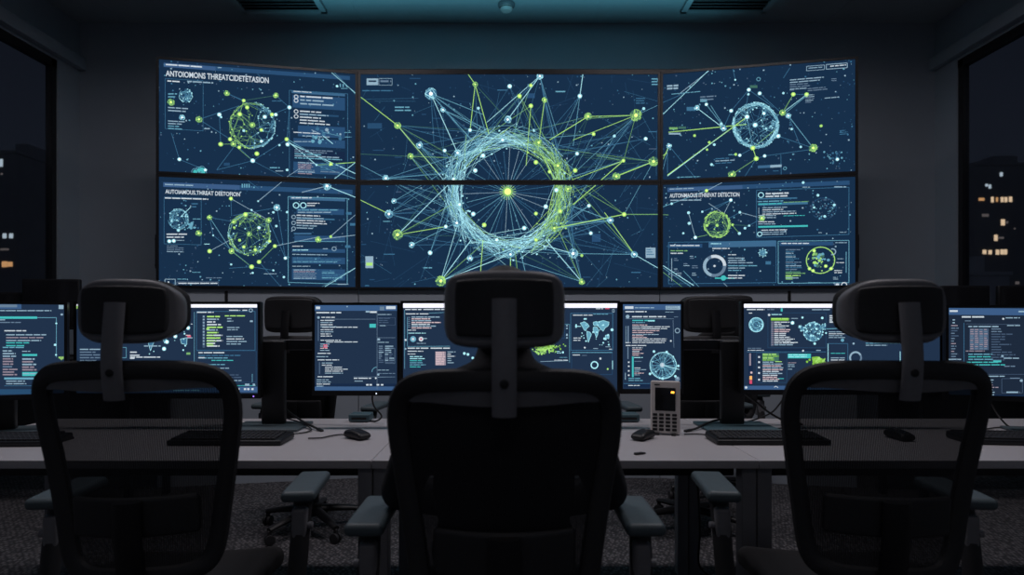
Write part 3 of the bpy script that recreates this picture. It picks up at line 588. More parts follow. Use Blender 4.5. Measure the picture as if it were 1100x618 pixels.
def draw_br(cv):
    K = 4.413; cv.stars(240, 711, 195, 921, 309); cv.T = crop(700, 180, K)
    cv.quad(75, 96, 938, 116, 'panel', 1, -34); cv.quad(75, 98, 430, 116, 'bar', 2, -14); cv.rows(85, 101, 200, 1, 11, 'soft', (1, 1), sl=-4)
    cv.text('AUTONMAOUS ITHREVAT DETECTION', 85, 124, 416, 144, 'white', -6); cv.rows(88, 154, 235, 1, 10, 'soft', (1, 1), .6, sl=-2)
    glb(cv, 310, 270, 62, lambda d: 'green', 90, 170, 'green')
    for i in range(26):
        t = cv.R.uniform(0, 6.3); d = cv.R.uniform(.4, 1.2); cv.line(310+65*math.cos(t), 270+65*math.sin(t), 310+63*math.cos(t+d), 270+63*math.sin(t+d), 'green', .6)
    netlist(cv, cv.T, [(375, 155, 8, 'c'), (175, 215, 7, 'c'), (178, 265, 7, 'c'), (207, 332, 8, 'c'), (418, 213, 6, 'c'), (416, 313, 7, 'c'), (383, 272, 6, 'g'), (522, 240, 14, 'g'), (310, 275, 7, 'g'), (262, 275, 7, 'g'), (442, 288, 6, 'c'), (462, 276, 5, 'c'), (150, 312, 5, 'c'), (240, 210, 5, 'c'), (95, 172, 6, 'c'), (260, 110, 8, 'g'), (788, 132, 6, 'c'), (820, 232, 6, 'c'), (865, 178, 6, 'c'), (770, 190, 5, 'c'), (718, 72, 6, 'c')],
        [(375, 155, 345, 215, 'soft'), (375, 155, 270, 215), (175, 215, 207, 332, 'soft'), (207, 332, 265, 320, 'green2'), (418, 213, 500, 235, 'soft'), (418, 213, 370, 240), (416, 313, 378, 270, 'green2'), (383, 272, 462, 276, 'green3'), (442, 288, 522, 240), (240, 210, 375, 155), (260, 110, 345, 65, 'soft', .9), (45, 190, 260, 110, 'cyan2', .7), (0, 222, 80, 225, 'green2'), (270, 170, 330, 210, 'soft'), (45, 460, 200, 560, 'cyan', .9), (0, 440, 185, 565, 'cyan2', .7), (45, 490, 150, 572, 'green2', .7), (150, 490, 235, 578, 'cyan2', .6), (340, 548, 370, 576, 'soft', .6)], K)
    for i in range(80):
        t = cv.R.uniform(0, 6.3); q = 62*math.sqrt(cv.R.random()); cv.dot(815+q*math.cos(t)*1.05, 195+q*math.sin(t)*.85, cv.R.choice((.4, .5, .8)), cv.R.choice(('cyan3', 'cyan2', 'dimg')), 4)
    for i in range(30):
        t = cv.R.uniform(0, 6.3); cv.line(815+62*math.cos(t), 195+52*math.sin(t), 815+62*math.cos(t+.7), 195+52*math.sin(t+.7), 'cyan4', .5)
    cv.frame(497, 108, 935, 332, 'cyan3', .6, -14); cv.ring(518, 131, 2.6, .8, 'cyan'); cv.rows(540, 122, 652, 2, 13, 'white', (.8, 1), .6, sl=-4); cv.quad(505, 146, 690, 152, 'cyan3', 3, -4)
    cv.quad(505, 170, 740, 182, 'cyan3', 3, -8); cv.rows(505, 160, 690, 2, 12, ('teal', 'cyan2'), (.6, 1), sl=-6); cv.rows(525, 190, 690, 4, 10, ('white', 'soft'), (.5, 1), sl=-5); cv.rows(625, 164, 745, 1, 8, 'green2', (1, 1), sl=-4); cv.rows(505, 226, 600, 2, 10, ('soft', 'cyan2'), (.8, 1)); cv.rows(625, 228, 725, 1, 8, 'teal', (1, 1), sl=-2)
    cv.rows(505, 256, 600, 2, 10, ('soft', 'white'), (.7, 1)); cv.quad(505, 278, 740, 286, 'teal', 3, -5); cv.rows(520, 296, 655, 3, 10, ('white', 'soft'), (.6, 1), sl=-3); cv.ring(512, 316, 2.2, .8, 'cyan'); cv.line(508, 190, 508, 220, 'soft', .7)
    cv.rows(715, 92, 750, 1, 9, 'soft', (1, 1)); cv.rows(865, 90, 930, 1, 12, 'soft', (.8, 1)); cv.rows(890, 306, 922, 1, 7, 'soft', (1, 1)); cv.rows(790, 308, 806, 1, 7, 'soft', (1, 1))
    cv.frame(80, 355, 590, 552, 'cyan3', .6, -6); cv.quad(270, 352, 588, 380, 'panel2', 2, -6); cv.quad(80, 364, 240, 382, 'panel', 2, -2); cv.rows(88, 368, 235, 1, 13, 'white', (.9, 1)); cv.rows(288, 382, 370, 1, 12, 'white', (1, 1)); cv.rows(90, 393, 170, 2, 12, ('white', 'green2'), (.7, 1)); cv.rows(280, 360, 330, 1, 9, 'cyan', (1, 1))
    cv.ring(298, 467, 10.2, 3.2, 'grey', 4, 40); cv.ring(298, 467, 10.2, 3.2, 'white', 5, 20, 0, 1.9); cv.ring(298, 467, 10.2, 3.2, 'soft', 5, 20, 2.3, 4.4); cv.dot(298, 467, 1.2, 'white')
    for (x, y, n) in ((120, 430, 2), (165, 455, 2), (120, 480, 2), (205, 465, 2), (110, 510, 1), (195, 420, 2), (130, 500, 2), (205, 500, 2)): cv.rows(x-14, y, x+16, n, 9, ('soft', 'grey'), (.5, 1))
    cv.line(95, 430, 95, 540, 'soft', .8); cv.rows(362, 412, 400, 1, 10, 'white', (1, 1)); cv.rows(362, 428, 490, 3, 11, ('soft', 'cyan2', 'teal'), (.6, 1)); cv.rows(362, 464, 500, 3, 11, ('white', 'soft', 'cyan2'), (.3, 1)); cv.rows(362, 510, 470, 2, 12, ('white', 'soft'), (.5, 1)); cv.quad(300, 522, 395, 528, 'teal', 4); cv.dot(340, 524, 2.8, 'teal', 5)
    glb(cv, 527, 405, 18, lambda d: 'cyan', 20, 40); cv.quad(540, 445, 565, 460, 'cyan3', 3)
    for i in range(8): t = i/8*6.28; cv.line(527+16*math.cos(t), 405+16*math.sin(t), 527+22*math.cos(t), 405+22*math.sin(t), 'cyan', .9)
    cv.frame(600, 350, 935, 550, 'cyan2', .7, -4); cv.quad(606, 355, 860, 372, 'panel', 2, -3); cv.rows(615, 358, 745, 1, 12, 'white', (1, 1)); cv.rows(635, 388, 715, 12, 8.5, ('grey', 'soft', 'cyan3'), (.4, 1), .6); cv.quad(635, 492, 705, 500, 'green3', 3); cv.rows(635, 500, 735, 3, 11, ('green', 'green2', 'soft'), (.4, 1)); cv.quad(635, 516, 668, 532, 'green2', 3)
    cv.ring(800, 440, 13.4, .8, 'green', 4, 40)
    for i in range(24): t = i/24*6.28; cv.line(800+60*math.cos(t), 440+60*math.sin(t), 800+66*math.cos(t), 440+66*math.sin(t), 'green2', .5)
    for i in range(40): cv.dot(800+cv.R.gauss(0, 20), 435+cv.R.gauss(0, 20), cv.R.choice((.7, 1, 1.5)), cv.R.choice(('green', 'green2', 'cyan2', 'green3')), 5)
    for (x, y) in ((770, 395), (748, 480), (850, 480), (825, 468), (765, 490)): cv.node(x, y, 1.7, 'green')
    cv.ring(857, 400, 3, 1, 'soft', 4, 20, -2, 2); cv.rows(875, 450, 912, 1, 8, 'white', (1, 1)); cv.rows(880, 432, 910, 1, 7, 'soft', (1, 1)); cv.rows(865, 487, 912, 2, 10, ('white', 'soft'), (.7, 1)); cv.rows(860, 520, 885, 2, 8, 'soft', (.7, 1)); cv.line(922, 400, 922, 500, 'cyan2', .7); cv.rows(870, 355, 925, 1, 9, 'soft', (1, 1))
    cv.quad(866, 547, 892, 568, 'grey', 3); cv.dot(880, 557, 1.6, 'white', 5); cv.ring(912, 557, 2.4, 1, 'white', 5); cv.quad(740, 545, 800, 549, 'cyan2', 4)
wall_panel('left', 'upper', 'upper left video wall display with dark blue threat map and large title', draw_tl, 11)
wall_panel('left', 'lower', 'lower left video wall display with green globe network under a white title', draw_bl, 12)
wall_panel('middle', 'upper', 'upper half of the glowing ring network, middle display of the top row', draw_mid_upper, 13)
wall_panel('middle', 'lower', 'lower half of the glowing ring network, middle display of the bottom row', draw_mid_lower, 14)
wall_panel('right', 'upper', 'upper right video wall display with pale blue globe network and no title', draw_tr, 15)
wall_panel('right', 'lower', 'lower right video wall display with small green globe, ring chart and boxes', draw_br, 16)
for s, x, lab in ((-1, XLo-.014, 'left'), (1, XRo+.014, 'right')):
    t = thing('edge_latch', 'small black latch bar on the outer %s edge of the video wall' % lab, 'latch', (x, YO+.045, 1.60), 0, 'latch bars on the video wall edges')
    b = B(); rbx(b, (0, 0, .13), (.022, .03, .25), .006, 2); obj('bar', b, M_black, t)
    for z in (.03, .22):
        b = B(); lathe(b, [(.006, 0), (.006, .006), (0, .007)], 12, (s*.011, 0, z), Matrix.Rotation(s*PI/2, 4, 'Y')); obj('screw', b, M_metal, t)
# the low grey wall the displays stand on, with two dark cover strips
b = B()
for (xa, ya), (xb, yb) in COLS.values():
    d = Vector((xb-xa, yb-ya, 0)); an = math.atan2(d.y, d.x); m_ = Matrix.Translation(((xa+xb)/2, (ya+yb)/2, 0)) @ Matrix.Rotation(an, 4, 'Z')
    box(b, (0, .10, (Zb-.002)/2), (d.length, .14, Zb-.002), m_)
struct('wall_plinth', b, M_wall)
for n, px, (A_, D_) in ((3, 242, COLS['left']), (4, 849, COLS['right'])):
    A_, D_ = Vector((*A_, 0)), Vector((*D_, 0)); U_ = (D_-A_).normalized(); N_ = Vector((U_.y, -U_.x, 0)); dr = Vector(((px-VX)/F, 1, 0)); q = dr*(A_.dot(N_)/dr.dot(N_)) - N_*.03
    b = B(); rbx(b, (0, 0, .725), (.022, .010, 1.44), .003, 2, M=Matrix.Translation(q) @ Matrix.Rotation(math.atan2(U_.y, U_.x), 4, 'Z')); struct('trim_%d' % n, b, M_black)
t = thing('fill_strip', 'added unseen teal fill strip along the top of the video wall', 'lamp', (0, 4.645, 3.163))
b = B(); rbx(b, (0, 0, .0), (3.95, .05, .03), .006, 2); obj('housing', b, M_black, t)
area_lamp('strip_fill_lamp', (0, 4.645, 3.182), (PI-.24, 0, 0), 3.9, .035, STRIP_FILL_W, STRIP_FILL_COL, 1.25)  # added fill aimed up to give the ceiling its teal glow
# ---------------------------------------------------------------- the long desk: three white units side by side
DZ, DT, DY0, DY1 = .74, .029, 2.05, 2.93
def desk(x0, x1, label):
    t = thing('desk', label, 'desk', ((x0+x1)/2, (DY0+DY1)/2, 0), 0, 'white desk units in one row')
    w_, d_ = x1-x0, DY1-DY0
    b = B(); rbx(b, (0, 0, DZ-DT/2), (w_-.002, d_, DT), .0025, 2); obj('desktop', b, M_desk, t)
    for sx in (-1, 1):
        for sy in (-1, 1):
            b = B(); rbx(b, (sx*(w_/2-.027), sy*(d_/2-.05), (DZ-DT)/2), (.05, .06, DZ-DT), .004, 2); lg = obj('leg', b, M_deskedge, t)
            b = B(); lathe(b, [(.018, 0), (.018, .006)], 14, (sx*(w_/2-.027), sy*(d_/2-.05), 0)); obj('foot', b, M_black, lg)
    b = B(); rbx(b, (0, -d_/2+.12, DZ-DT-.025), (w_-.1, .04, .05), .004, 2); obj('rail', b, M_metal, t)
    b = B(); rbx(b, (0, d_/2-.08, DZ-DT-.025), (w_-.1, .04, .05), .004, 2); obj('rail', b, M_metal, t)
    b = B()
    rbx(b, (0, d_/2-.2, DZ-DT-.10), (w_-.5, .12, .004), .001, 1); rbx(b, (0, d_/2-.26, DZ-DT-.06), (w_-.5, .004, .08), .001, 1); rbx(b, (0, d_/2-.14, DZ-DT-.05), (w_-.5, .004, .10), .001, 1)
    obj('cable_tray', b, M_black, t, False)
SX0, SX1 = -.468, .868
desk(SX0-1.75, SX0, 'left white desk unit, behind the left headrest chair')
desk(SX0, SX1, 'middle white desk unit, in front of the seated person')
desk(SX1, SX1+1.75, 'right white desk unit, behind the right headrest chair')

# ---------------------------------------------------------------- desk monitors
MBZ, MY = .0115, 2.65
def monitor(xl, xr, yl, yr, zt, zb, label, draw, rnd, bg='mon_bg', stand=None, led=None, chin=.022):
    """xl, xr: the two ends of the lit face; yl, yr: how far away each end is"""
    A = Vector((xl, yl, 0)); D = Vector((xr, yr, 0)); U = (D-A).normalized(); L = (D-A).length; ang = math.atan2(U.y, U.x); N = Vector((U.y, -U.x, 0))
    mid = (A+D)/2; h = zt-zb; z0 = DZ if stand else zb
    t = thing('monitor', label, 'monitor', (mid.x, mid.y, z0), ang, 'lit monitors on the desks')
    o = zb-z0
    b = B(); rbx(b, (0, .019, o+h/2-(chin-MBZ)/2), (L+2*MBZ, .03, h+MBZ+chin), .006, 2)
    rbx(b, (0, .044, o+h*.45), (L*.55, .03, h*.6), .012, 2); obj('housing', b, M_black, t)
    b = B()
    for s in (-1, 1): box(b, (s*(L/2+MBZ/2), .002, o+h/2), (MBZ, .008, h))
    box(b, (0, .002, o+h+MBZ/2), (L+2*MBZ, .008, MBZ)); box(b, (0, .002, o-chin/2), (L+2*MBZ, .008, chin)); obj('bezel', b, M_black, t, False)
    if led is not None:
        b = B(); lathe(b, [(.0028, 0), (.0028, .002)], 10, (led[0]*L/2, -.002, o-chin*.55), Matrix.Rotation(PI/2, 4, 'X')); obj('power_light', b, led[1], t)
    if stand is not None:
        b = B(); rbx(b, (stand, .075, (o+h*.5)/2+.006), (.10, .035, o+h*.5), .006, 2); obj('stand_post', b, M_black, t)
        b = B(); rbx(b, (stand, .05, .007), (.28, .20, .012), .005, 2); obj('stand_base', b, M_pad, t)
    cv = Canvas(Vector((xl, yl, zb)) - N*.003, U, L, h, bg, rnd); draw(cv)
    sc_ = cv.mesh('screen', None, .0003); sc_.data.transform(where(t).inverted()); sc_.parent = t
    return t
PURPLE = emat('glow_purple', (150, 110, 255), 2.5); WHITE_LED = emat('glow_white_led', (230, 240, 255), 1.5); ORANGE_LED = emat('glow_orange_led', (255, 170, 60), 3)
def topbar(cv, x0, x1, y, h, m='white_bar', sl=0): cv.quad(x0, y, x1, y+h, m, 2, sl)
LAND = [[(-.9, .55), (-.62, .62), (-.45, .5), (-.35, .35), (-.52, .2), (-.55, .08), (-.66, .12), (-.75, .3)], [(-.5, .05), (-.3, .0), (-.22, -.15), (-.32, -.4), (-.4, -.62), (-.46, -.4), (-.5, -.15)], [(-.1, .6), (.1, .65), (.12, .4), (-.02, .38), (-.1, .45)], [(-.1, .3), (.12, .3), (.22, .1), (.16, -.15), (.08, -.35), (.0, -.1), (-.12, .12)], [(.1, .6), (.5, .7), (.85, .6), (.8, .38), (.6, .25), (.5, .05), (.38, .15), (.25, .3), (.12, .42)], [(.62, -.2), (.85, -.15), (.84, -.4), (.66, -.36)]]
def worldmap(cv, x, y, w, h, m='teal', m2='cyan'):
    for P in LAND: 
        cv.poly([cv.px(x+px*w/2, y-py*h/2) for px, py in P], m, 3)
        for i in range(len(P)): a, d = P[i], P[(i+1) % len(P)]; cv.line(x+a[0]*w/2, y-a[1]*h/2, x+d[0]*w/2, y-d[1]*h/2, m2, .5, 4)
    for i in range(26): cv.dot(x+cv.R.uniform(-.9, .9)*w/2, y+cv.R.uniform(-.8, .8)*h/2, cv.R.choice((.5, .7, 1)), m2, 5, 6)
def draw_m1(cv):
    cv.T = crop(0, 310, 3.25)
    cv.quad(-200, 50, 75, 72, 'bar', 2, 0); cv.quad(-200, 56, 60, 66, 'grey', 3); cv.quad(205, 58, 222, 72, 'soft', 4); cv.rows(-60, 76, 180, 1, 9, 'soft', (1, 1)); cv.quad(212, 88, 220, 94, 'soft', 4)
    cv.quad(-180, 98, 130, 106, 'teal', 3); cv.line(130, 102, 197, 102, 'cyan2', .8); cv.line(197, 102, 197, 240, 'cyan2', .6); cv.dot(193, 197, 1.4, 'cyan'); cv.dot(197, 122, 1, 'cyan'); cv.dot(196, 232, 1, 'cyan')
    cv.rows(-170, 108, 105, 3, 9, ('soft', 'cyan2', 'grey'), (.5, 1)); cv.rows(16, 146, 92, 1, 10, 'white', (1, 1)); cv.rows(22, 160, 165, 3, 10, ('soft', 'pink2', 'pink2'), (.8, 1)); cv.rows(22, 188, 120, 2, 10, 'teal', (.6, 1)); cv.rows(10, 204, 84, 1, 10, 'cyan2', (1, 1))
    cv.rows(10, 216, 62, 10, 9.2, ('pink2', 'soft', 'grey'), (.6, 1), .6); cv.rows(78, 218, 106, 1, 8, 'soft', (1, 1)); cv.quad(78, 229, 130, 236, 'teal', 4); cv.rows(78, 244, 134, 5, 9.4, ('pink2', 'soft'), (.7, 1), .65); cv.quad(78, 292, 132, 306, 'teal', 3); cv.rows(80, 296, 130, 1, 9, 'soft', (1, 1))
    for i in range(6): cv.quad(205+i*3, 238, 207+i*3, 250-abs(3-i)*2, 'green', 4)
    cv.quad(15, 311, 120, 318, 'cyan2', 3); cv.rows(22, 322, 100, 2, 9, ('soft', 'cyan2'), (.6, 1)); cv.line(15, 340, 130, 340, 'cyan3', .6); cv.rows(-170, 130, -10, 18, 11, ('grey', 'soft', 'cyan2'), (.4, 1)); cv.quad(-200, 352, 140, 372, 'cyan4', 2); cv.dot(122, 357, 1.5, 'soft'); cv.dot(137, 358, 1.5, 'soft')
def draw_m2(cv):
    cv.T = crop(110, 315, 3.34)
    topbar(cv, -95, 555, 40, 12); cv.rows(230, 66, 300, 1, 9, 'cyan3', (1, 1)); cv.rows(455, 60, 495, 1, 9, 'white', (1, 1)); cv.rows(503, 60, 520, 1, 9, 'white', (1, 1)); cv.ring(533, 62, 1.8, .8, 'soft', 6); cv.quad(-92, 46, -82, 56, 'green', 4)
    cv.line(330, 68, 330, 330, 'cyan2', .5); cv.frame(338, 66, 548, 205, 'cyan3', .6); cv.rows(340, 67, 400, 1, 10, 'white', (1, 1))
    worldmap(cv, 215, 145, 210, 200, 'cyan3', 'cyan'); worldmap(cv, 60, 130, 150, 120, 'cyan3', 'cyan2')
    for (x, y) in ((290, 80), (308, 125), (287, 88), (255, 130), (262, 155), (232, 175), (222, 200)): cv.node(x, y, 2.2, 'cyan')
    cv.quad(305, 152, 318, 160, 'red', 4); cv.rows(300, 150, 326, 2, 9, ('pink', 'soft'), (.7, 1)); cv.quad(302, 213, 316, 221, 'green2', 4); cv.rows(318, 110, 324, 1, 6, 'white', (1, 1))
    cv.frame(25, 195, 86, 232, 'cyan2', .6); cv.rows(32, 204, 55, 3, 10, 'white', (.7, 1)); cv.rows(100, 210, 145, 3, 11, 'white', (.3, 1)); cv.rows(100, 228, 210, 1, 10, 'white', (1, 1)); cv.rows(150, 188, 210, 1, 10, 'soft', (1, 1)); cv.rows(-80, 200, 10, 6, 10, ('soft', 'grey'), (.5, 1))
    cv.quad(360, 80, 368, 196, 'dimg', 3); cv.rows(361, 82, 367, 10, 11, 'soft', (1, 1)); cv.rows(376, 82, 440, 12, 9.6, ('white', 'soft', 'green'), (.4, 1), .6); cv.rows(440, 80, 512, 1, 9, 'green', (1, 1)); cv.rows(448, 90, 470, 2, 9, 'soft', (.6, 1)); cv.rows(448, 122, 500, 2, 8, 'soft', (.7, 1)); cv.rows(446, 154, 540, 4, 9, ('white', 'soft'), (.5, 1)); cv.quad(374, 126, 384, 132, 'green', 6); cv.rows(374, 150, 420, 4, 10, 'green', (.5, 1)); cv.rows(375, 186, 400, 1, 9, 'green', (1, 1)); cv.quad(530, 98, 540, 104, 'soft', 4)
    cv.rows(345, 212, 438, 1, 10, 'white', (1, 1)); cv.rows(345, 222, 500, 2, 9, ('cyan3', 'cyan2'), (.6, 1)); cv.rows(345, 230, 368, 1, 11, 'white', (1, 1)); cv.rows(392, 240, 470, 1, 8, 'teal', (1, 1)); cv.rows(380, 255, 440, 1, 8, 'cyan2', (1, 1)); cv.rows(405, 268, 455, 1, 8, 'soft', (1, 1)); cv.frame(338, 208, 552, 320, 'cyan4', .5); cv.rows(440, 292, 520, 2, 9, 'dimg', (.6, 1)); cv.rows(470, 312, 500, 1, 9, 'soft', (1, 1)); cv.line(538, 290, 538, 320, 'cyan2', .6)
    cv.quad(-95, 336, 556, 356, 'bar', 2); cv.rows(255, 347, 350, 1, 11, 'cyan2', (1, 1)); cv.line(455, 332, 550, 332, 'teal', .7)
    for x in (485, 508, 520, 535): cv.quad(x, 341, x+8, 348, 'white', 5)
    for x in (512, 520, 540): cv.quad(x, 325, x+8, 333, 'soft', 5)
def draw_m3(cv):
    cv.T = crop(330, 320, 4.42); R = cv.R
    cv.quad(30, 32, 430, 62, 'bar', 2); cv.quad(42, 42, 62, 54, 'white', 5); cv.quad(375, 40, 420, 54, 'white', 5); cv.quad(345, 42, 366, 60, 'grey', 4); cv.dot(190, 42, .8, 'soft')
    cv.rows(44, 68, 162, 1, 15, 'white', (1, 1)); cv.rows(68, 91, 132, 1, 11, 'white', (1, 1)); cv.dot(54, 94, 1.4, 'soft'); cv.line(85, 102, 325, 102, 'grey', .5); cv.quad(50, 108, 56, 205, 'dimg', 3)
    cv.rows(64, 106, 175, 4, 10, ('white', 'soft'), (.5, 1)); cv.rows(72, 138, 240, 1, 10, 'white', (1, 1)); cv.rows(64, 150, 130, 4, 10, ('white', 'soft'), (.4, 1)); cv.rows(64, 200, 160, 1, 10, 'white', (1, 1)); cv.rows(90, 208, 240, 1, 10, 'white', (1, 1)); cv.rows(62, 218, 120, 4, 10, ('soft', 'pink'), (.5, 1)); cv.quad(78, 222, 96, 238, 'red', 5)
    cv.rows(50, 262, 112, 1, 11, 'white', (1, 1)); cv.rows(45, 278, 100, 1, 10, 'soft', (1, 1)); cv.rows(50, 293, 152, 1, 11, 'white', (1, 1)); cv.rows(70, 308, 135, 2, 10, ('white', 'soft'), (.6, 1)); cv.rows(85, 328, 205, 4, 9.5, ('white', 'soft'), (.5, 1)); cv.quad(56, 306, 62, 362, 'dimg', 3); cv.rows(50, 373, 122, 1, 11, 'white', (1, 1)); cv.rows(45, 388, 140, 3, 10, ('white', 'soft'), (.5, 1)); cv.rows(45, 418, 80, 1, 10, 'soft', (1, 1))
    cv.line(332, 60, 332, 435, 'grey', .5); cv.quad(296, 124, 326, 142, 'teal', 4); cv.quad(278, 62, 296, 70, 'soft', 4); cv.quad(298, 64, 330, 72, 'white', 4); cv.rows(335, 78, 400, 1, 9, 'soft', (1, 1)); cv.frame(335, 95, 418, 130, 'dimg', .4); cv.rows(340, 96, 400, 3, 10, 'dimg', (.7, 1)); cv.rows(345, 131, 376, 1, 9, 'soft', (1, 1)); cv.quad(334, 193, 346, 203, 'soft', 4); cv.rows(335, 210, 388, 1, 9, 'soft', (1, 1)); cv.line(335, 190, 418, 190, 'grey', .5)
    for x in (350, 380, 400): cv.rows(x-10, 228, x+14, 9, 9.5, ('grey', 'soft', 'dimg'), (.4, 1), .6)
    cv.frame(372, 240, 416, 312, 'grey', .4); cv.rows(335, 342, 388, 1, 8, 'soft', (1, 1)); cv.rows(335, 358, 418, 1, 8, 'grey', (1, 1)); cv.dot(338, 365, 1.2, 'soft'); cv.line(335, 378, 418, 376, 'grey', .5); cv.ring(330, 352, 5, .6, 'cyan2', 4, 12, PI*.5, PI); cv.dot(326, 382, 1, 'white')
    cv.rows(222, 380, 304, 1, 12, 'white', (1, 1)); cv.rows(225, 394, 265, 1, 9, 'soft', (1, 1)); cv.line(220, 376, 418, 376, 'grey', .4); cv.quad(34, 408, 420, 420, 'panel3', 1); cv.quad(34, 422, 425, 440, 'bar', 1)
    for x in (280, 296, 330, 350): cv.quad(x, 410, x+12, 417, 'white', 5)
def draw_m4(cv):
    cv.T = crop(425, 320, 7.72)
    topbar(cv, 58, 1850, 47, 37); cv.rows(80, 93, 215, 1, 24, 'white', (1, 1)); cv.rows(230, 93, 410, 1, 22, 'white', (1, 1)); cv.rows(84, 130, 190, 1, 20, 'white', (1, 1)); cv.rows(200, 130, 272, 1, 20, 'white', (1, 1)); cv.line(275, 128, 420, 122, 'cyan2', .5)
    cv.rows(132, 156, 400, 7, 15, ('white', 'pink', 'soft'), (.5, 1), .7); cv.rows(103, 160, 120, 6, 16, 'grey', (1, 1)); cv.rows(100, 266, 170, 1, 15, 'white', (1, 1)); cv.rows(105, 291, 250, 1, 14, 'cyan', (1, 1)); cv.dot(145, 343, 3.2, 'cyan2', 4, 16); cv.dot(145, 343, 1.5, 'white', 5); cv.dot(211, 343, 2.5, 'white', 4, 16); cv.dot(211, 343, 1, 'red', 5); cv.rows(232, 335, 260, 1, 18, 'soft', (1, 1)); cv.rows(175, 376, 250, 1, 12, 'soft', (1, 1))
    cv.line(98, 160, 98, 400, 'cyan2', .5); cv.line(75, 100, 75, 590, 'cyan2', .5); cv.dot(83, 350, 1.2, 'white'); cv.dot(83, 424, 1, 'soft'); cv.rows(100, 414, 280, 1, 24, 'white', (1, 1)); cv.rows(290, 414, 450, 1, 24, 'white', (1, 1)); cv.line(98, 404, 450, 402, 'cyan2', .5)
    cv.rows(100, 440, 230, 1, 18, 'white', (1, 1)); cv.rows(100, 464, 165, 1, 15, 'white', (1, 1)); cv.rows(118, 485, 250, 6, 17, ('cyan', 'cyan2', 'teal'), (.5, 1)); cv.quad(330, 446, 416, 560, 'pink2', 3); cv.rows(332, 450, 414, 9, 12.5, 'pink', (.8, 1), .7); cv.rows(430, 446, 500, 6, 18, ('white', 'soft'), (.4, 1))
    for (x, y) in ((570, 462), (600, 470), (640, 500)): cv.node(x, y, 1.5, 'cyan')
    cv.T = crop(560, 315, 5.37); R = cv.R
    cv.rows(430, 88, 472, 1, 12, 'white', (1, 1)); cv.rows(484, 87, 508, 1, 14, 'red', (1, 1)); cv.frame(526, 94, 536, 110, 'soft', .6)
    cv.frame(285, 117, 527, 330, 'cyan3', .7); cv.rows(298, 125, 410, 1, 13, 'white', (1, 1)); cv.rows(415, 120, 500, 1, 9, 'cyan2', (1, 1))
    worldmap(cv, 425, 225, 190, 190, 'cyan2', 'cyan'); cv.quad(312, 180, 320, 200, 'cyan', 4); cv.rows(310, 190, 345, 1, 10, 'cyan', (1, 1)); cv.dot(523, 212, 1.6, 'cyan'); cv.dot(480, 263, 1.4, 'cyan'); cv.dot(366, 315, 1, 'white'); cv.dot(456, 378, 1.2, 'white'); cv.rows(300, 257, 345, 2, 13, 'white', (.8, 1)); cv.rows(415, 318, 442, 1, 10, 'soft', (1, 1)); cv.rows(485, 308, 515, 1, 9, 'soft', (1, 1)); cv.rows(505, 322, 522, 1, 9, 'white', (1, 1))
    cv.line(278, 180, 278, 400, 'cyan2', .5); cv.frame(290, 340, 525, 470, 'cyan4', .6); cv.line(290, 343, 525, 343, 'cyan2', .7); cv.rows(295, 355, 338, 1, 12, 'white', (1, 1)); cv.rows(350, 358, 378, 1, 8, 'grey', (1, 1)); cv.ring(422, 415, 3.6, 1.3, 'cyan'); cv.line(526, 390, 526, 440, 'cyan', .9); cv.dot(498, 438, 1, 'green')
    for i in range(130):
        x = 130+R.gauss(0, 45); y = 325+R.gauss(0, 14)+abs(x-130)*-.15; cv.dot(x, y, R.choice((.5, .8, 1.1)), R.choice(('lime', 'green', 'green2')), 4, 6)
    worldmap(cv, 135, 325, 120, 70, 'lime', 'green'); cv.rows(205, 335, 230, 2, 9, 'cyan', (.7, 1)); cv.rows(190, 385, 268, 1, 10, 'white', (1, 1)); cv.line(110, 395, 270, 390, 'soft', .6); cv.rows(220, 370, 265, 1, 7, 'cyan2', (1, 1)); cv.line(250, 180, 275, 180, 'cyan2', .5); cv.dot(240, 342, 1.2, 'cyan')
    for y in (185, 200, 235, 240, 255): cv.quad(258, y, 268, y+7, 'soft', 3)
    cv.rows(-270, 120, 240, 9, 13, ('soft', 'grey', 'pink2'), (.3, .9)); cv.frame(-290, 110, 250, 260, 'cyan4', .5); cv.rows(-270, 420, 100, 6, 13, ('grey', 'cyan2'), (.4, 1))
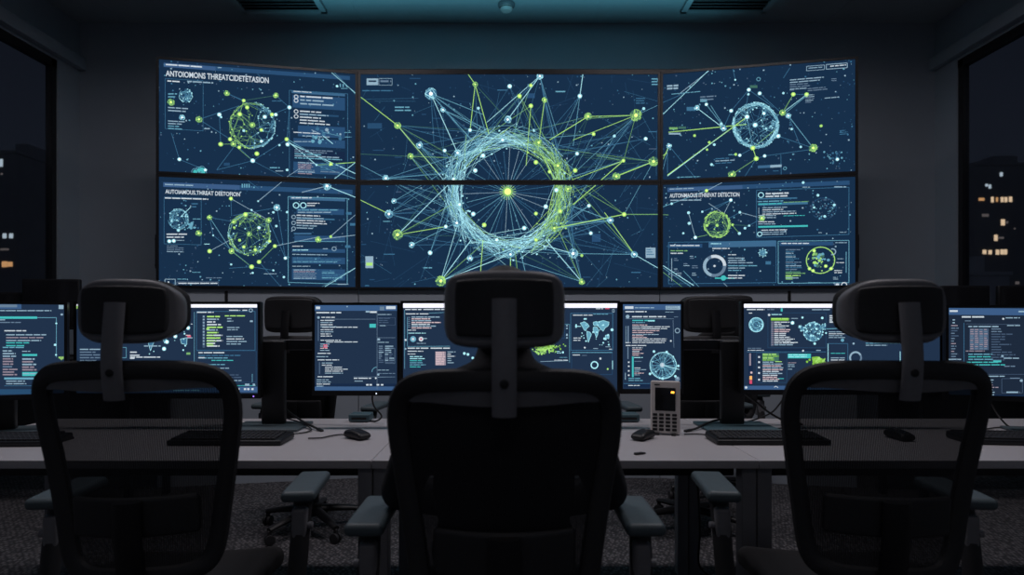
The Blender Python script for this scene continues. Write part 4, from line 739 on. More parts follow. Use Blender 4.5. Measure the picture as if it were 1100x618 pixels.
def draw_m5(cv):
    cv.T = crop(560, 315, 5.37)
    cv.quad(587, 65, 920, 97, 'bar', 2); cv.rows(597, 76, 650, 1, 26, 'white', (1, 1), .7); cv.rows(655, 82, 765, 1, 14, 'soft', (1, 1)); cv.quad(832, 74, 916, 96, 'soft', 3); cv.rows(836, 78, 912, 2, 9, 'grey', (.8, 1), .6); cv.rows(600, 104, 722, 1, 17, 'white', (1, 1)); cv.rows(830, 108, 880, 1, 8, 'soft', (1, 1))
    cv.dot(613, 136, 2.0, 'soft', 5, 14); cv.rows(638, 133, 832, 1, 18, 'white', (1, 1)); cv.rows(880, 136, 905, 1, 8, 'grey', (1, 1)); cv.line(600, 148, 880, 148, 'grey', .5); cv.rows(640, 155, 770, 1, 17, 'teal', (1, 1)); cv.rows(730, 157, 768, 1, 17, 'cyan', (1, 1)); cv.rows(640, 168, 712, 1, 11, 'cyan2', (1, 1))
    cv.rows(640, 182, 840, 6, 11, ('white', 'pink', 'soft'), (.4, 1)); cv.rows(700, 192, 870, 2, 11, 'white', (.8, 1)); cv.rows(640, 244, 725, 2, 10, 'pink', (.7, 1)); cv.rows(640, 262, 840, 3, 11, ('white', 'soft'), (.9, 1)); cv.quad(612, 190, 620, 285, 'grey', 3); cv.line(603, 190, 603, 290, 'soft', .5); cv.line(875, 155, 880, 315, 'grey', .5); cv.ring(900, 217, 2.4, .8, 'soft'); cv.dot(862, 276, 1, 'white'); cv.rows(600, 284, 630, 1, 11, 'white', (1, 1))
    cv.rows(602, 300, 720, 1, 13, 'white', (1, 1)); cv.rows(640, 314, 705, 5, 10.5, ('pink', 'white', 'soft'), (.6, 1)); cv.quad(638, 366, 648, 485, 'teal', 3); cv.rows(650, 370, 700, 1, 10, 'cyan', (1, 1)); cv.rows(652, 392, 695, 1, 9, 'grey', (1, 1)); cv.rows(652, 430, 735, 5, 10, ('pink', 'soft', 'white'), (.3, 1))
    for y in (395, 418, 445, 470): cv.quad(615, y, 624, y+8, 'white', 4)
    cv.line(600, 460, 600, 500, 'soft', .8); cv.quad(612, 310, 618, 380, 'grey', 3); cv.rows(618, 490, 700, 2, 12, ('teal', 'cyan2'), (.8, 1)); cv.quad(590, 525, 910, 545, 'panel3', 2); cv.rows(616, 531, 682, 1, 11, 'white', (1, 1)); cv.line(590, 522, 760, 522, 'cyan3', .6)
    cv.globe(818, 418, 14.6*5.37, lambda d: 'cyan', 60, 130, 'cyan'); cv.ring(818, 418, 14.2, .6, 'cyan'); cv.node(813, 415, 2.6, 'white'); cv.line(813, 415, 910, 440, 'cyan', .9, 5)
    for i in range(16): t = i/16*6.28; cv.line(813, 415, 818+76*math.cos(t), 418+76*math.sin(t), 'cyan2', .5, 5)
    for (x, y) in ((765, 337), (838, 340), (742, 466), (815, 493), (905, 420), (888, 480)): cv.node(x, y, 1.4, 'cyan')
    cv.dot(900, 495, 2.6, 'grey', 4, 16); cv.dot(900, 490, 1.2, 'soft', 5)
def draw_m6(cv):
    cv.T = crop(790, 315, 4.94); R = cv.R
    topbar(cv, 44, 1090, 57, 21); cv.rows(60, 85, 155, 1, 14, 'white', (1, 1)); cv.rows(168, 86, 205, 1, 10, 'grey', (1, 1)); cv.rows(405, 86, 500, 1, 12, 'soft', (1, 1)); cv.rows(520, 87, 590, 1, 10, 'cyan', (1, 1)); cv.quad(240, 80, 250, 98, 'teal', 4); cv.rows(70, 104, 88, 1, 12, 'white', (1, 1))
    cv.ring(110, 168, 7.0, 2.2, 'cyan2', 4, 32); cv.ring(110, 168, 7.6, .6, 'cyan', 5, 32); cv.ring(110, 168, 3.6, .8, 'cyan2', 5); cv.globe(110, 168, 34, lambda d: 'cyan', 30, 60)
    cv.frame(172, 105, 480, 290, 'cyan4', .5); cv.dot(178, 116, 1.3, 'white'); cv.rows(190, 112, 245, 1, 10, 'cyan', (1, 1)); cv.quad(188, 132, 282, 146, 'lime', 3); cv.rows(190, 134, 285, 1, 14, 'green', (1, 1)); cv.rows(295, 133, 330, 1, 9, 'soft', (1, 1)); cv.rows(205, 152, 330, 13, 10, ('pink', 'white', 'soft'), (.3, .9), .6); cv.quad(188, 150, 200, 282, 'dimg', 3); cv.rows(190, 152, 200, 13, 10, 'pink2', (1, 1)); cv.rows(250, 260, 330, 1, 11, 'white', (1, 1))
    cv.globe(412, 205, 52, lambda d: 'cyan', 90, 190); 
    for (x, y, r) in ((350, 185, 16), (470, 178, 16), (412, 240, 18)): cv.globe(x, y, r, lambda d: 'cyan', 16, 36)
    for (x, y, r) in ((355, 130, 1.2), (460, 132, 1.4), (302, 158, 2), (480, 212, 1), (420, 268, 1.4), (395, 170, 1.2), (430, 190, 1.3), (400, 225, 1.2), (425, 165, 1.2), (380, 200, 1), (445, 215, 1)): cv.node(x, y, r, 'cyan')
    cv.rows(498, 118, 535, 4, 11, 'white', (.7, 1), .7); cv.rows(548, 148, 620, 3, 10, ('soft', 'grey'), (.6, 1)); cv.rows(498, 150, 530, 1, 10, 'white', (1, 1)); cv.line(480, 190, 640, 185, 'cyan2', .8); cv.rows(494, 204, 600, 4, 10, ('soft', 'white', 'grey'), (.4, 1)); cv.dot(567, 250, 1.8, 'cyan2', 5, 12); cv.line(548, 180, 620, 178, 'soft', .6)
    cv.frame(490, 268, 596, 375, 'cyan3', .6); cv.line(491, 268, 491, 375, 'cyan', .9); cv.rows(505, 318, 580, 1, 9, 'teal', (1, 1)); cv.rows(505, 342, 585, 2, 11, ('soft', 'white'), (.7, 1)); cv.ring(637, 343, 6.0, 1.9, 'grey', 4, 32); cv.ring(637, 343, 6.0, 1.9, 'soft', 5, 16, .5, 3.6); cv.dot(626, 268, 1.2, 'soft'); cv.rows(505, 365, 570, 1, 8, 'red', (1, 1))
    cv.rows(65, 291, 135, 1, 9, 'grey', (1, 1)); cv.rows(64, 302, 150, 1, 9, 'white', (1, 1)); cv.quad(62, 298, 480, 312, 'panel3', 1); cv.line(60, 312, 480, 312, 'cyan3', .6); cv.rows(428, 302, 452, 1, 12, 'soft', (1, 1)); cv.dot(358, 306, 1.1, 'white')
    cv.quad(73, 320, 82, 385, 'pink2', 4); cv.quad(74, 440, 88, 460, 'orange', 4); cv.quad(74, 462, 88, 482, 'red', 4); cv.dot(84, 422, 1.2, 'pink'); cv.quad(68, 318, 92, 490, 'panel3', 2)
    cv.frame(112, 318, 272, 475, 'cyan4', .5)
    for y in (335, 362, 390, 420, 455): cv.quad(120, y, 130, y+9, 'white', 4)
    cv.quad(142, 320, 230, 362, 'green3', 3); cv.rows(144, 322, 240, 4, 10, ('lime', 'green'), (.6, 1), .7); cv.rows(144, 364, 262, 11, 10, ('pink', 'soft', 'white'), (.4, 1), .62); cv.rows(210, 362, 245, 1, 10, 'green', (1, 1)); cv.rows(225, 452, 258, 1, 10, 'teal', (1, 1))
    cv.quad(278, 322, 400, 346, 'teal', 2); cv.rows(280, 326, 390, 2, 10, 'cyan', (.8, 1)); cv.rows(278, 368, 330, 3, 10, ('soft', 'pink2'), (.4, 1)); cv.rows(278, 402, 300, 1, 9, 'soft', (1, 1))
    for i in range(90): cv.dot(440+R.gauss(0, 18), 362+R.gauss(0, 8), R.choice((.7, 1, 1.4)), R.choice(('lime', 'green', 'lime')), 4, 6)
    cv.poly([cv.px(*p) for p in ((405, 340), (435, 336), (468, 352), (475, 372), (452, 380), (430, 366), (410, 372))], 'lime', 3)
    cv.quad(46, 492, 1090, 512, 'bar', 2); cv.dot(56, 501, 1.4, 'white'); cv.line(205, 500, 214, 494, 'white', .8); cv.line(214, 494, 226, 502, 'white', .8); cv.quad(600, 480, 660, 486, 'cyan3', 3)
    cv.rows(690, 110, 1040, 16, 11, ('soft', 'grey', 'pink2', 'cyan2'), (.3, .9)); cv.rows(690, 410, 1040, 6, 11, ('grey', 'teal'), (.4, .9)); cv.T = crop(880, 280, 3.43); cv.line(298, 335, 298, 385, 'cyan', .8); cv.rows(312, 338, 332, 4, 8, 'soft', (.8, 1)); cv.quad(300, 330, 340, 388, 'panel3', 2)
def draw_m7(cv):
    cv.T = crop(980, 310, 3.25)
    cv.quad(125, 68, 640, 92, 'bar', 2, 4); cv.rows(130, 76, 158, 1, 16, 'white', (1, 1)); cv.rows(370, 78, 390, 1, 14, 'soft', (1, 1)); cv.rows(172, 97, 250, 1, 13, 'white', (1, 1)); cv.dot(317, 106, 1, 'white'); cv.rows(325, 101, 375, 1, 9, 'soft', (1, 1))
    cv.rows(140, 108, 148, 2, 10, 'soft', (1, 1)); cv.rows(135, 128, 165, 14, 9, ('pink2', 'grey', 'dimg'), (.3, 1)); cv.rows(125, 246, 170, 1, 9, 'soft', (1, 1)); cv.line(180, 120, 180, 255, 'cyan3', .6); cv.rows(183, 112, 205, 1, 7, 'grey', (1, 1)); cv.line(188, 124, 375, 126, 'dimg', .5)
    cv.rows(195, 131, 300, 1, 11, 'soft', (1, 1)); cv.quad(200, 140, 266, 215, 'dimg', 3); 
    for x in (202, 218, 234, 250): cv.rows(x, 142, x+13, 10, 7.4, ('pink2', 'grey'), (.7, 1), .6, lay=5)
    cv.rows(275, 140, 365, 13, 9, ('dimg', 'dimg', 'grey'), (.3, 1)); cv.rows(330, 128, 376, 1, 8, 'soft', (1, 1)); cv.rows(186, 217, 252, 1, 8, 'pink2', (1, 1)); cv.rows(195, 228, 285, 3, 9, ('teal', 'cyan2'), (.6, 1)); cv.rows(190, 256, 345, 2, 9, ('teal', 'cyan3'), (.5, 1)); cv.rows(318, 242, 372, 1, 9, 'soft', (1, 1)); cv.rows(320, 270, 358, 1, 9, 'grey', (1, 1)); cv.quad(282, 250, 310, 258, 'teal', 4); cv.dot(314, 237, 1.2, 'soft')
    cv.rows(262, 305, 322, 1, 9, 'soft', (1, 1)); cv.rows(262, 318, 300, 7, 8.6, ('pink2', 'soft'), (.3, 1)); cv.rows(340, 312, 376, 1, 8, 'grey', (1, 1)); cv.rows(328, 360, 374, 1, 13, 'soft', (1, 1)); cv.line(258, 300, 640, 300, 'dimg', .5); cv.dot(380, 322, 1.4, 'soft'); cv.frame(312, 315, 384, 365, 'dimg', .5); cv.rows(400, 110, 600, 24, 9, ('grey', 'dimg', 'cyan3'), (.3, 1)); cv.quad(125, 372, 640, 388, 'panel3', 2)
X = lambda px, Y=MY: (px-VX)/F*Y
Z = lambda py, Y=MY: CAMZ-(py-VY)/F*Y
monitor(X(69, 2.59)-.615, X(69, 2.59), 2.59-.235, 2.59, Z(327.5, 2.59), Z(422.5, 2.59), 'lit monitor at the far left end of the desk, angled inwards, cut by the frame', draw_m1, 21, stand=.085)
monitor(X(82), X(277), MY, MY, Z(327), Z(423), 'wide lit monitor with white top bar behind the left headrest chair', draw_m2, 22, led=(.955, PURPLE))
monitor(X(338), X(426.5), MY, MY, Z(328), Z(420), 'narrow lit monitor of plain text lines right of the left far chair', draw_m3, 23, led=(.5, WHITE_LED))
monitor(X(433), X(663), MY, MY, Z(326), Z(421), 'widest lit monitor, directly in front of the seated person', draw_m4, 24, stand=0.0)
monitor(X(669), X(731.5), MY, MY, Z(327), Z(418), 'narrow lit monitor with a pale blue ball, behind the white keypad phone', draw_m5, 25)
monitor(X(799), X(1010), MY, MY, Z(326.5), Z(419), 'wide lit monitor with white top bar behind the right headrest chair', draw_m6, 26)
monitor(X(1019, 2.585), X(1019, 2.585)+.60, 2.585, 2.585-.15, Z(331, 2.585), Z(424, 2.585), 'dim lit monitor at the far right end of the desk, angled inwards', draw_m7, 27, bg='mon_bg_dim', stand=.09)
def dual_stand(px, arms, label):
    x = X(px, 2.70); t = thing('monitor_stand', label, 'stand', (x, 2.72, DZ), 0, 'shared stands between two monitors')
    b = B(); rbx(b, (0, -.04, .006), (.315, .22, .012), .004, 2); obj('base_plate', b, M_teal if px > 500 else M_pad, t)  # right plate: tint of the teal light is put into its colour
    b = B(); rbx(b, (0, 0, .20), (.105, .035, .38), .008, 2); obj('post', b, M_black, t)
    b = B(); rbx(b, ((arms[0]+arms[1])/2, .028, .37), (arms[1]-arms[0], .022, .05), .006, 2); obj('crossbar', b, M_metal, t)
    for a in arms:
        b = B(); rbx(b, (a, .008, .37), (.1, .02, .1), .004, 2); obj('mounting_plate', b, M_black, t)
dual_stand(292.5, (-.30, .27), 'dark monitor stand with flat post behind the keyboard of the left desk unit')
dual_stand(788, (-.30, .30), 'dark monitor stand with flat post and base tinted as by teal light behind the right keyboard')

# ---------------------------------------------------------------- things on the desk
def keyboard(x, y, rz, label, w_=.44):
    t = thing('keyboard', label, 'keyboard', (x, y, DZ), rz, 'black keyboards')
    b = B(); rbx(b, (0, 0, .0), (w_, .15, .020), .006, 2, fn=lambda p: (p.x, p.y, p.z+.0115+max(0, p.z)*(.35+p.y*6))); obj('case', b, M_black, t)
    b = B(); n = int(w_/.0195)
    for r in range(6):
        yy = .058-.0215*r-(.004 if r else 0); k = 0
        while k < n-1:
            l = 1
            if r == 5 and k == 4: l = 6
            elif k == 0 and r > 1: l = 2
            if k+l > n-1: l = n-1-k
            rbx(b, (-w_/2+.0185+(k+l/2-.5)*.0192+.002, yy, .0275+yy*.055), (.0192*l-.0035, .0175, .009), .002, 1); k += l
    obj('keys', b, M_key, t, False)
    return t
keyboard(X(4, 2.34), 2.335, .05, 'keyboard at the far left end of the desk'); keyboard(X(252, 2.38), 2.36, 0, 'keyboard in front of the wide monitor on the left desk unit')
keyboard(X(822, 2.38), 2.37, -.01, 'keyboard on the desk beside the white keypad phone'); keyboard(X(1092, 2.36), 2.36, -.1, 'keyboard at the far right end of the desk, under the dim monitor')
def mouse(x, y, rz, label):
    t = thing('mouse', label, 'mouse', (x, y, DZ), rz, 'black computer mice')
    b = B(); rbx(b, (0, 0, .018), (.066, .115, .034), .016, 4, (3, 6, 1), fn=lambda p: (p.x*(1-.12*math.cos(p.y*22)), p.y, (p.z+.018)*(1.0-.25*(p.y/.057)**2+.1*p.y/.057)-.0165)); obj('shell', b, M_black, t)
    b = B(); tube(b, [(0, .022+.009*math.cos(a), .0295+.007*math.sin(a)) for a in [i/12*2*PI for i in range(12)]], .003, 6, True); obj('scroll_wheel', b, M_grey, t)
    b = B(); tube(b, [(0, .002, .036), (0, .03, .033), (0, .05, .026)], .0012, 5); obj('button_gap', b, M_metal, t)
mouse(X(383, 2.42), 2.43, .9, 'black mouse on the desk left of the seated person'); mouse(X(691, 2.42), 2.42, -.7, 'black mouse on the desk left of the white keypad phone')
mouse(X(966, 2.42), 2.42, .1, 'black mouse behind the mesh of the right headrest chair')
t = thing('desk_phone', 'white upright keypad phone with dark screen standing on the desk', 'phone', (X(716, 2.5), 2.52, DZ), -.28)
b = B(); MT = Matrix.Rotation(-.09, 4, 'X'); PW, PH = .122, .222
rbx(b, (0, 0, PH/2+.004), (PW, .034, PH), .008, 3, M=MT); obj('body', b, M_white, t)
b = B(); rbx(b, (.0, -.0165, .148), (.084, .006, .098), .004, 2, M=MT); obj('display', b, M_scr, t)
b = B(); rbx(b, (.030, -.0198, .178), (.013, .002, .008), .0009, 1, M=MT); o = obj('indicator_light', b, ORANGE_LED, t)
b = B()
for c in range(4):
    for r in range(5): rbx(b, (-.042+c*.0265, -.0175, .083-r*.0155), (.019, .006, .0105), .0025, 2, M=MT)
obj('keypad', b, M_black, t)
b = B(); rbx(b, (-.034, -.0175, .209), (.022, .002, .005), .0008, 1, M=MT); obj('speaker_slot', b, M_metal, t)
for s in (-1, 1):
    b = B(); rbx(b, (s*.035, -.006, .004), (.02, .05, .008), .003, 2); obj('foot', b, M_black, t)
def dock(px, py, label):
    t = thing('docking_box', label, 'box', (X(px, 2.86), 2.86, DZ), 0, 'small teal boxes at the back of the desk')
    b = B(); rbx(b, (0, 0, .021), (.10, .09, .034), .006, 2); obj('case', b, M_teal, t)
    b = B(); rbx(b, (0, -.0455, .018), (.07, .003, .012), .001, 1); obj('port_strip', b, M_black, t)
    for sx in (-.035, .035):
        b = B(); lathe(b, [(.008, 0), (.008, .005)], 12, (sx, 0, 0)); obj('foot', b, M_black, t)
dock(388, 446, 'small teal box at the back of the desk under the narrow text monitor'); dock(674, 446, 'small teal box at the back of the desk beside the white keypad phone')
def cable(pts, label, r=.0035, plug=None, n=40):
    t = thing('cable', label, 'cable', tuple(pts[0])) if plug else None
    P = spline(pts, n); o0 = Vector(pts[0]); b = B(); tube(b, [p-o0 for p in P], r, 7)
    if not t:
        o = obj('cable', b, M_cable, None, loc=tuple(o0)); tag(o, label, 'cable', 'black cables on the desk'); return
    t['group'] = 'black cables on the desk'; obj('cord', b, M_cable, t)
    d = (P[-1]-P[-3]).normalized(); b = B(); Mx = Matrix.Translation(P[-1]-o0) @ d.to_track_quat('Y', 'Z').to_matrix().to_4x4()
    rbx(b, (0, .012, 0), (.016, .04, .010), .003, 2, M=Mx); obj('plug', b, M_black, t)
D = lambda px, Y, h=.0: Vector((X(px, Y), Y, DZ+.005+h))
cable([D(300, 2.735, .10), D(312, 2.75, .05), D(326, 2.68, .022), D(342, 2.60, .003)], 'black cable with plug hanging from the left monitor stand to the desk', .005, True)
cable([D(331, 2.41), D(345, 2.42), D(355, 2.46), D(366, 2.49), D(375, 2.475), D(380, 2.462)], 'thin black mouse lead running to the mouse left of the seated person', .003)
cable([D(305, 2.80, .02), D(322, 2.70, .016), D(334, 2.61, .004), D(330, 2.55), D(312, 2.50), D(296, 2.47)], 'thin black keyboard lead curling in front of the left monitor stand', .003)
cable([D(404, 2.70, .17), D(400, 2.72, .13), D(402, 2.75, .08), D(410, 2.78, .03), D(403, 2.82), D(394, 2.85)], 'black cable looping down under the narrow text monitor', .004)
cable([D(774, 2.76, .02), D(766, 2.72, .018), D(757, 2.66, .014), D(748, 2.61, .004), D(741, 2.585, .0015)], 'black cable with plug lying between the white phone and the right stand', .005, True)
cable([D(800, 2.735, .14), D(812, 2.76, .10), D(826, 2.77, .05), D(845, 2.76, .008), D(862, 2.74)], 'black cable sloping down to the right of the right monitor stand', .005)
cable([D(802, 2.80, .0), D(815, 2.785, .02), D(830, 2.79, .05), D(842, 2.80, .11), D(850, 2.79, .14)], 'black cable rising to the right behind the right keyboard', .004)
cable([D(735, 2.50), D(748, 2.505), D(757, 2.49), D(766, 2.46)], 'thin lead between the white phone and the right keyboard', .0025)
cable([D(790, 2.50), D(806, 2.50), D(818, 2.54), D(832, 2.62), D(850, 2.66)], 'thin black lead arching over the desk behind the right keyboard', .003)
cable([D(28, 2.58), D(40, 2.48), D(50, 2.43), D(60, 2.42), D(70, 2.42)], 'black cable with plug beside the keyboard at the far left desk end', .004, True)
cable([D(14, 2.72, .14), D(8, 2.74, .06), D(12, 2.66, .016), D(24, 2.60), D(14, 2.52)], 'black cable hanging beside the stand of the far left monitor', .004)
cable([D(252, 2.47), D(262, 2.52), D(272, 2.56), D(268, 2.62), D(282, 2.72)], 'thin black lead behind the keyboard of the left desk unit', .003)
cable([D(1062, 2.74, .12), D(1072, 2.70, .05), D(1084, 2.64, .006), D(1098, 2.60)], 'black cable sloping down under the dim far right monitor', .004)
cable([D(1048, 2.56), D(1060, 2.62), D(1075, 2.66), D(1092, 2.64)], 'thin black lead behind the keyboard at the far right desk end', .003)
cable([Vector((.86, 2.75, .60)), Vector((.87, 2.72, .45)), Vector((.885, 2.74, .25)), Vector((.90, 2.80, .08)), Vector((.96, 2.84, .006))], 'black cable hanging from under the middle desk to the carpet', .005)
t = thing('thumb_drive', 'tiny black stick lying at the front desk edge right of the person', 'drive', (X(686, 2.14), 2.14, DZ), .4)
b = B(); rbx(b, (0, 0, .004), (.035, .014, .008), .003, 2); obj('case', b, M_black, t)
b = B(); rbx(b, (.022, 0, .004), (.012, .011, .004), .001, 1); obj('connector', b, M_metal, t)

# ---------------------------------------------------------------- chairs
def build_chair(label, hw=.25, hh=.155, hz=1.243, fabric=None, top=1.12, far=False, rnd=(.10, .14)):
    """origin on the floor under the seat; +y is forward, the back is at -y"""
    t = thing('office_chair', label, 'chair', (0, 0, 0), 0, 'high-backed office chairs')
    Z0 = .56; ZC, HB = (top+Z0)/2, (top-Z0)/2
    def hwid(z): f = min(1, max(0, (z-.6)/.5)); return .205+.05*f*f*(3-2*f)
    def ysurf(x, z): return -.30+(top-z)*.16+1.5*x*x + .02*math.sin((z-Z0)/(top-Z0)*PI)
    def outline(a, k=1.0, inx=0, inz=0):
        c, s_ = math.cos(a), math.sin(a); e = 2/6.2
        z = ZC+(HB-inz)*k*math.copysign(abs(s_)**e, s_); x = (hwid(z)-inx)*k*math.copysign(abs(c)**e, c)
        z -= .006*(abs(x)/.25)**2 if s_ > 0 else 0
        return x, z
    AN = []
    for i in range(72):
        AN.append(i/72*2*PI)
    pts = [(x, ysurf(x, z), z) for x, z in (outline(a, 1, .022, .017) for a in AN)]
    b = B(); tube(b, pts, 1.0, 10, True, flat=(.024, .017), up=Vector((0, 1, 0))); obj('back_frame', b, M_soft, t)
    b = B(); N = len(AN); rg = []
    for k in (1.0, .8, .55, .28):
        rg.append([b.verts.new((x, ysurf(x, z)+.004, z)) for x, z in (outline(a, k, .026, .02) for a in AN)])
    for A_, D_ in zip(rg, rg[1:]):
        for i in range(N): b.faces.new((A_[i], A_[(i+1) % N], D_[(i+1) % N], D_[i]))
    b.faces.new(rg[-1]); o = obj('back_mesh', b, fabric or M_mesh, t)
    # the plain band under the top rail
    b = B(); V1, V2, V3, V4 = [], [], [], []
    for i in range(25):
        u = -1+i/12; x = u*.205; zt = top-.030-.006*u*u-.02*abs(u)**8; zb = zt-.006-.030*(1-u*u)**.5*1.0-.004
        V1.append(b.verts.new((x, ysurf(x, zt)-.010, zt))); V2.append(b.verts.new((x, ysurf(x, zb)-.006, zb)))
        V3.append(b.verts.new((x, ysurf(x, zt)+.003, zt))); V4.append(b.verts.new((x, ysurf(x, zb)+.003, zb)))
    for i in range(24):
        for P, Q in ((V1, V2), (V3, V4), (V1, V3), (V2, V4)): b.faces.new((P[i], P[i+1], Q[i+1], Q[i]))
    obj('top_band', b, M_char, t)
    b = B(); rbx(b, (0, 0, .735), (.30, .022, .10), .01, 3, (10, 1, 3), fn=lambda p: (p.x, p.y+ysurf(p.x, p.z+.735)-.012, p.z)); obj('lumbar_support', b, M_soft, t)
    b = B(); tube(b, [(0, ysurf(0, .78)-.03, .78), (0, ysurf(0, .7)-.035, .70), (0, -.235, .6), (0, -.19, .5), (0, -.12, .43), (0, 0, .41)], 1.0, 10, flat=(.035, .016), up=Vector((0, 1, .2))); obj('back_support', b, M_black, t)
    # headrest
    ph = ysurf(0, top-.05)-.022
    b = B(); P = spline([(0, ph, top-.085), (0, ph-.012, top-.01), (0, -.318, top+.05), (0, -.306, hz+.02)], 18); tube(b, P, 1.0, 10, flat=(.024, .009), up=Vector((0, 1, 0))); po = obj('headrest_post', b, M_grey if not far else M_black, t)
    for z in (hz-.015, top-.02):
        yy = -.312 if z > top+.03 else ph-.018
        b = B(); lathe(b, [(.009, 0), (.009, .008), (.006, .0095), (0, .0095)], 14, (0, yy+.004, z), Matrix.Rotation(PI/2, 4, 'X')); obj('bolt', b, M_black, po)
    cur = 2.9 if not far else 1.2
    def bend(p):
        u, v = min(1, abs(p.x)/(hw/2)), min(1, abs(p.z)/(hh/2)); x, z = p.x*(1-rnd[0]*v**4), p.z*(1-rnd[1]*u**5)
        return (x, p.y+cur*x*x-.35*z*z, z)
    b = B(); rbx(b, (0, -.268, hz), (hw, .036, hh), .015, 4, (14, 1, 10), fn=bend); obj('headrest_shell', b, M_char if not far else M_soft, t)
    b = B(); rbx(b, (0, -.2885, hz+.003), (hw-.05, .014, hh-.04), .006, 3, (12, 1, 8), fn=bend); obj('headrest_back_panel', b, M_soft, t)
    b = B(); rbx(b, (0, -.232, hz+.004), (hw-.012, .07, hh-.006), .028, 4, (12, 1, 8), fn=bend); obj('headrest_cushion', b, M_fabric, t)
    # seat
    b = B(); rbx(b, (0, .01, .455), (.49, .48, .075), .034, 4, (6, 6, 1), fn=lambda p: (p.x*(1-.06*(p.y < 0)*abs(p.y)/.24), p.y, p.z-.02*max(0, p.y-.12)/.12+(.012*(p.x/.24)**2))); obj('seat', b, M_fabric, t)
    b = B(); rbx(b, (0, .0, .408), (.40, .38, .03), .012, 3); rbx(b, (0, -.02, .385), (.16, .24, .05), .012, 2); obj('seat_mechanism', b, M_black, t)
    b = B(); tube(b, [(.08, .04, .385), (.2, .05, .385), (.27, .05, .38)], .006, 8); obj('lever', b, M_black, t)
    # arms
    for s in (-1, 1):
        b = B(); P = [(s*.15, .0, .405), (s*.27, .0, .40), (s*.325, .0, .43), (s*.338, .01, .50), (s*.342, .03, .60), (s*.344, .06, .690)]
        tube(b, spline(P, 20), 1.0, 10, flat=(.028, .016), up=Vector((0, 1, 0))); ar = obj('armrest', b, M_soft, t)
        b = B(); rbx(b, (s*.344, .105, .712), (.098, .245, .032), .014, 4, (3, 4, 1), fn=lambda p: (p.x, p.y, p.z-.10*max(0, -p.y-.07)**1.2)); obj('arm_pad', b, M_pad, ar)
        b = B(); rbx(b, (s*.341, .045, .615), (.045, .065, .11), .012, 3); obj('height_collar', b, M_char, ar)
        b = B(); lathe(b, [(.010, 0), (.010, .012), (.007, .014), (0, .014)], 14, (s*(.3645), .03, .615), Matrix.Rotation(s*PI/2, 4, 'Y')); obj('button', b, M_grey, ar)
    # base
    b = B(); lathe(b, [(.05, .085), (.05, .15), (.033, .16), (.033, .26), (.022, .262), (.022, .375)], 20); obj('gas_lift', b, M_black, t)
    for k in range(5):
        a = k/5*2*PI+PI/2+.25; R_ = Matrix.Rotation(a, 4, 'Z')
        b = B(); tube(b, [R_ @ Vector((r, 0, z)) for r, z in ((.03, .118), (.12, .112), (.22, .098), (.305, .082))], [1.25, 1.15, .95, .75], 10, flat=(.024, .018), up=Vector((0, 0, 1))); lg = obj('base_leg', b, M_black, t)
        b = B(); A2 = R_ @ Matrix.Translation((.30, 0, 0)) @ Matrix.Rotation(.6+k, 4, 'Z')
        for s in (-1, 1): lathe(b, [(.018, -.009), (.027, -.008), (.0285, 0), (.027, .008), (.018, .009)], 18, M=A2 @ Matrix.Translation((0, s*.0135, .0285)) @ Matrix.Rotation(PI/2, 4, 'X'))
        rbx(b, (0, 0, .058), (.022, .02, .04), .006, 2, M=A2); obj('caster', b, M_soft, lg)
    return t
ch = build_chair('office chair in the middle of the foreground, with the person sitting in it'); ch.location = (-.006, 1.46, 0)
c2 = build_chair('empty office chair with see-through mesh back, left of the seated person', rnd=(.19, .30)); c2.location = (-.95, 1.70, 0); c2.rotation_euler = (0, 0, .10)
dup(c2, (.972, 1.70, 0), -.10, 'empty office chair with see-through mesh back, right of the seated person')
fc = build_chair('dark office chair beyond the desk, seen between the two left-hand monitors', .325, .20, 1.256, M_fabric, 1.134, True); fc.location = (-1.14, 3.50, 0); fc.rotation_euler = (0, 0, -.16)
dup(fc, (1.075, 3.50, 0), .14, 'dark office chair beyond the desk, seen between the two right-hand monitors')
f3 = build_chair('farthest dark chair, only its headrest top showing above the right far chair', .27, .20, 1.286, M_fabric, 1.16, True); f3.location = (1.43, 4.09, 0); f3.rotation_euler = (0, 0, .1)

# ---------------------------------------------------------------- the person in the middle chair
M_skin = pmat('skin', (.42, .25, .18), .55, noise=.06, scale=30); M_hair = pmat('dark_hair', (.012, .010, .009), .6, noise=.4, scale=200, bump=.4)
M_swe = pmat('dark_sweater', (.014, .015, .020), .9, noise=.25, scale=250, bump=.3); M_tro = pmat('dark_trousers', (.012, .012, .015), .9, noise=.2, scale=250, bump=.2); M_shoe = pmat('black_shoe', (.012, .011, .011), .5, noise=.2)
px_, py_ = -.008, 1.47
def arm_joints(s): return [(s*.178, -.03, 1.0), (s*.272, .10, .775), (s*.185, .33, .665)]
def torso(b, g=0.0):
    ellipsoid(b, (0, -.005, .66), (.165+g, .12+g, .15+g)); ellipsoid(b, (0, -.025, .82), (.16+g, .11+g, .20)); ellipsoid(b, (0, -.035, .93), (.17+g, .105+g, .17))
    capsule(b, (-.16, -.03, 1.0), (.16, -.03, 1.0), .062+g, .062+g)
    for s in (-1, 1): capsule(b, (0, -.04, 1.075), (s*.16, -.03, 1.012), .062+g, .056+g)
b = B(); torso(b)
capsule(b, (0, -.045, 1.07), (0, -.03, 1.18), .062, .056)
ellipsoid(b, (0, -.022, 1.245), (.074, .093, .100)); ellipsoid(b, (0, .012, 1.185), (.056, .060, .066)); capsule(b, (0, .045, 1.15), (0, .055, 1.148), .022, .018)   # skull, jaw, chin
capsule(b, (0, .068, 1.235), (0, .088, 1.200), .010, .014); ellipsoid(b, (0, .074, 1.165), (.024, .012, .006)); ellipsoid(b, (0, .072, 1.177), (.022, .010, .004))
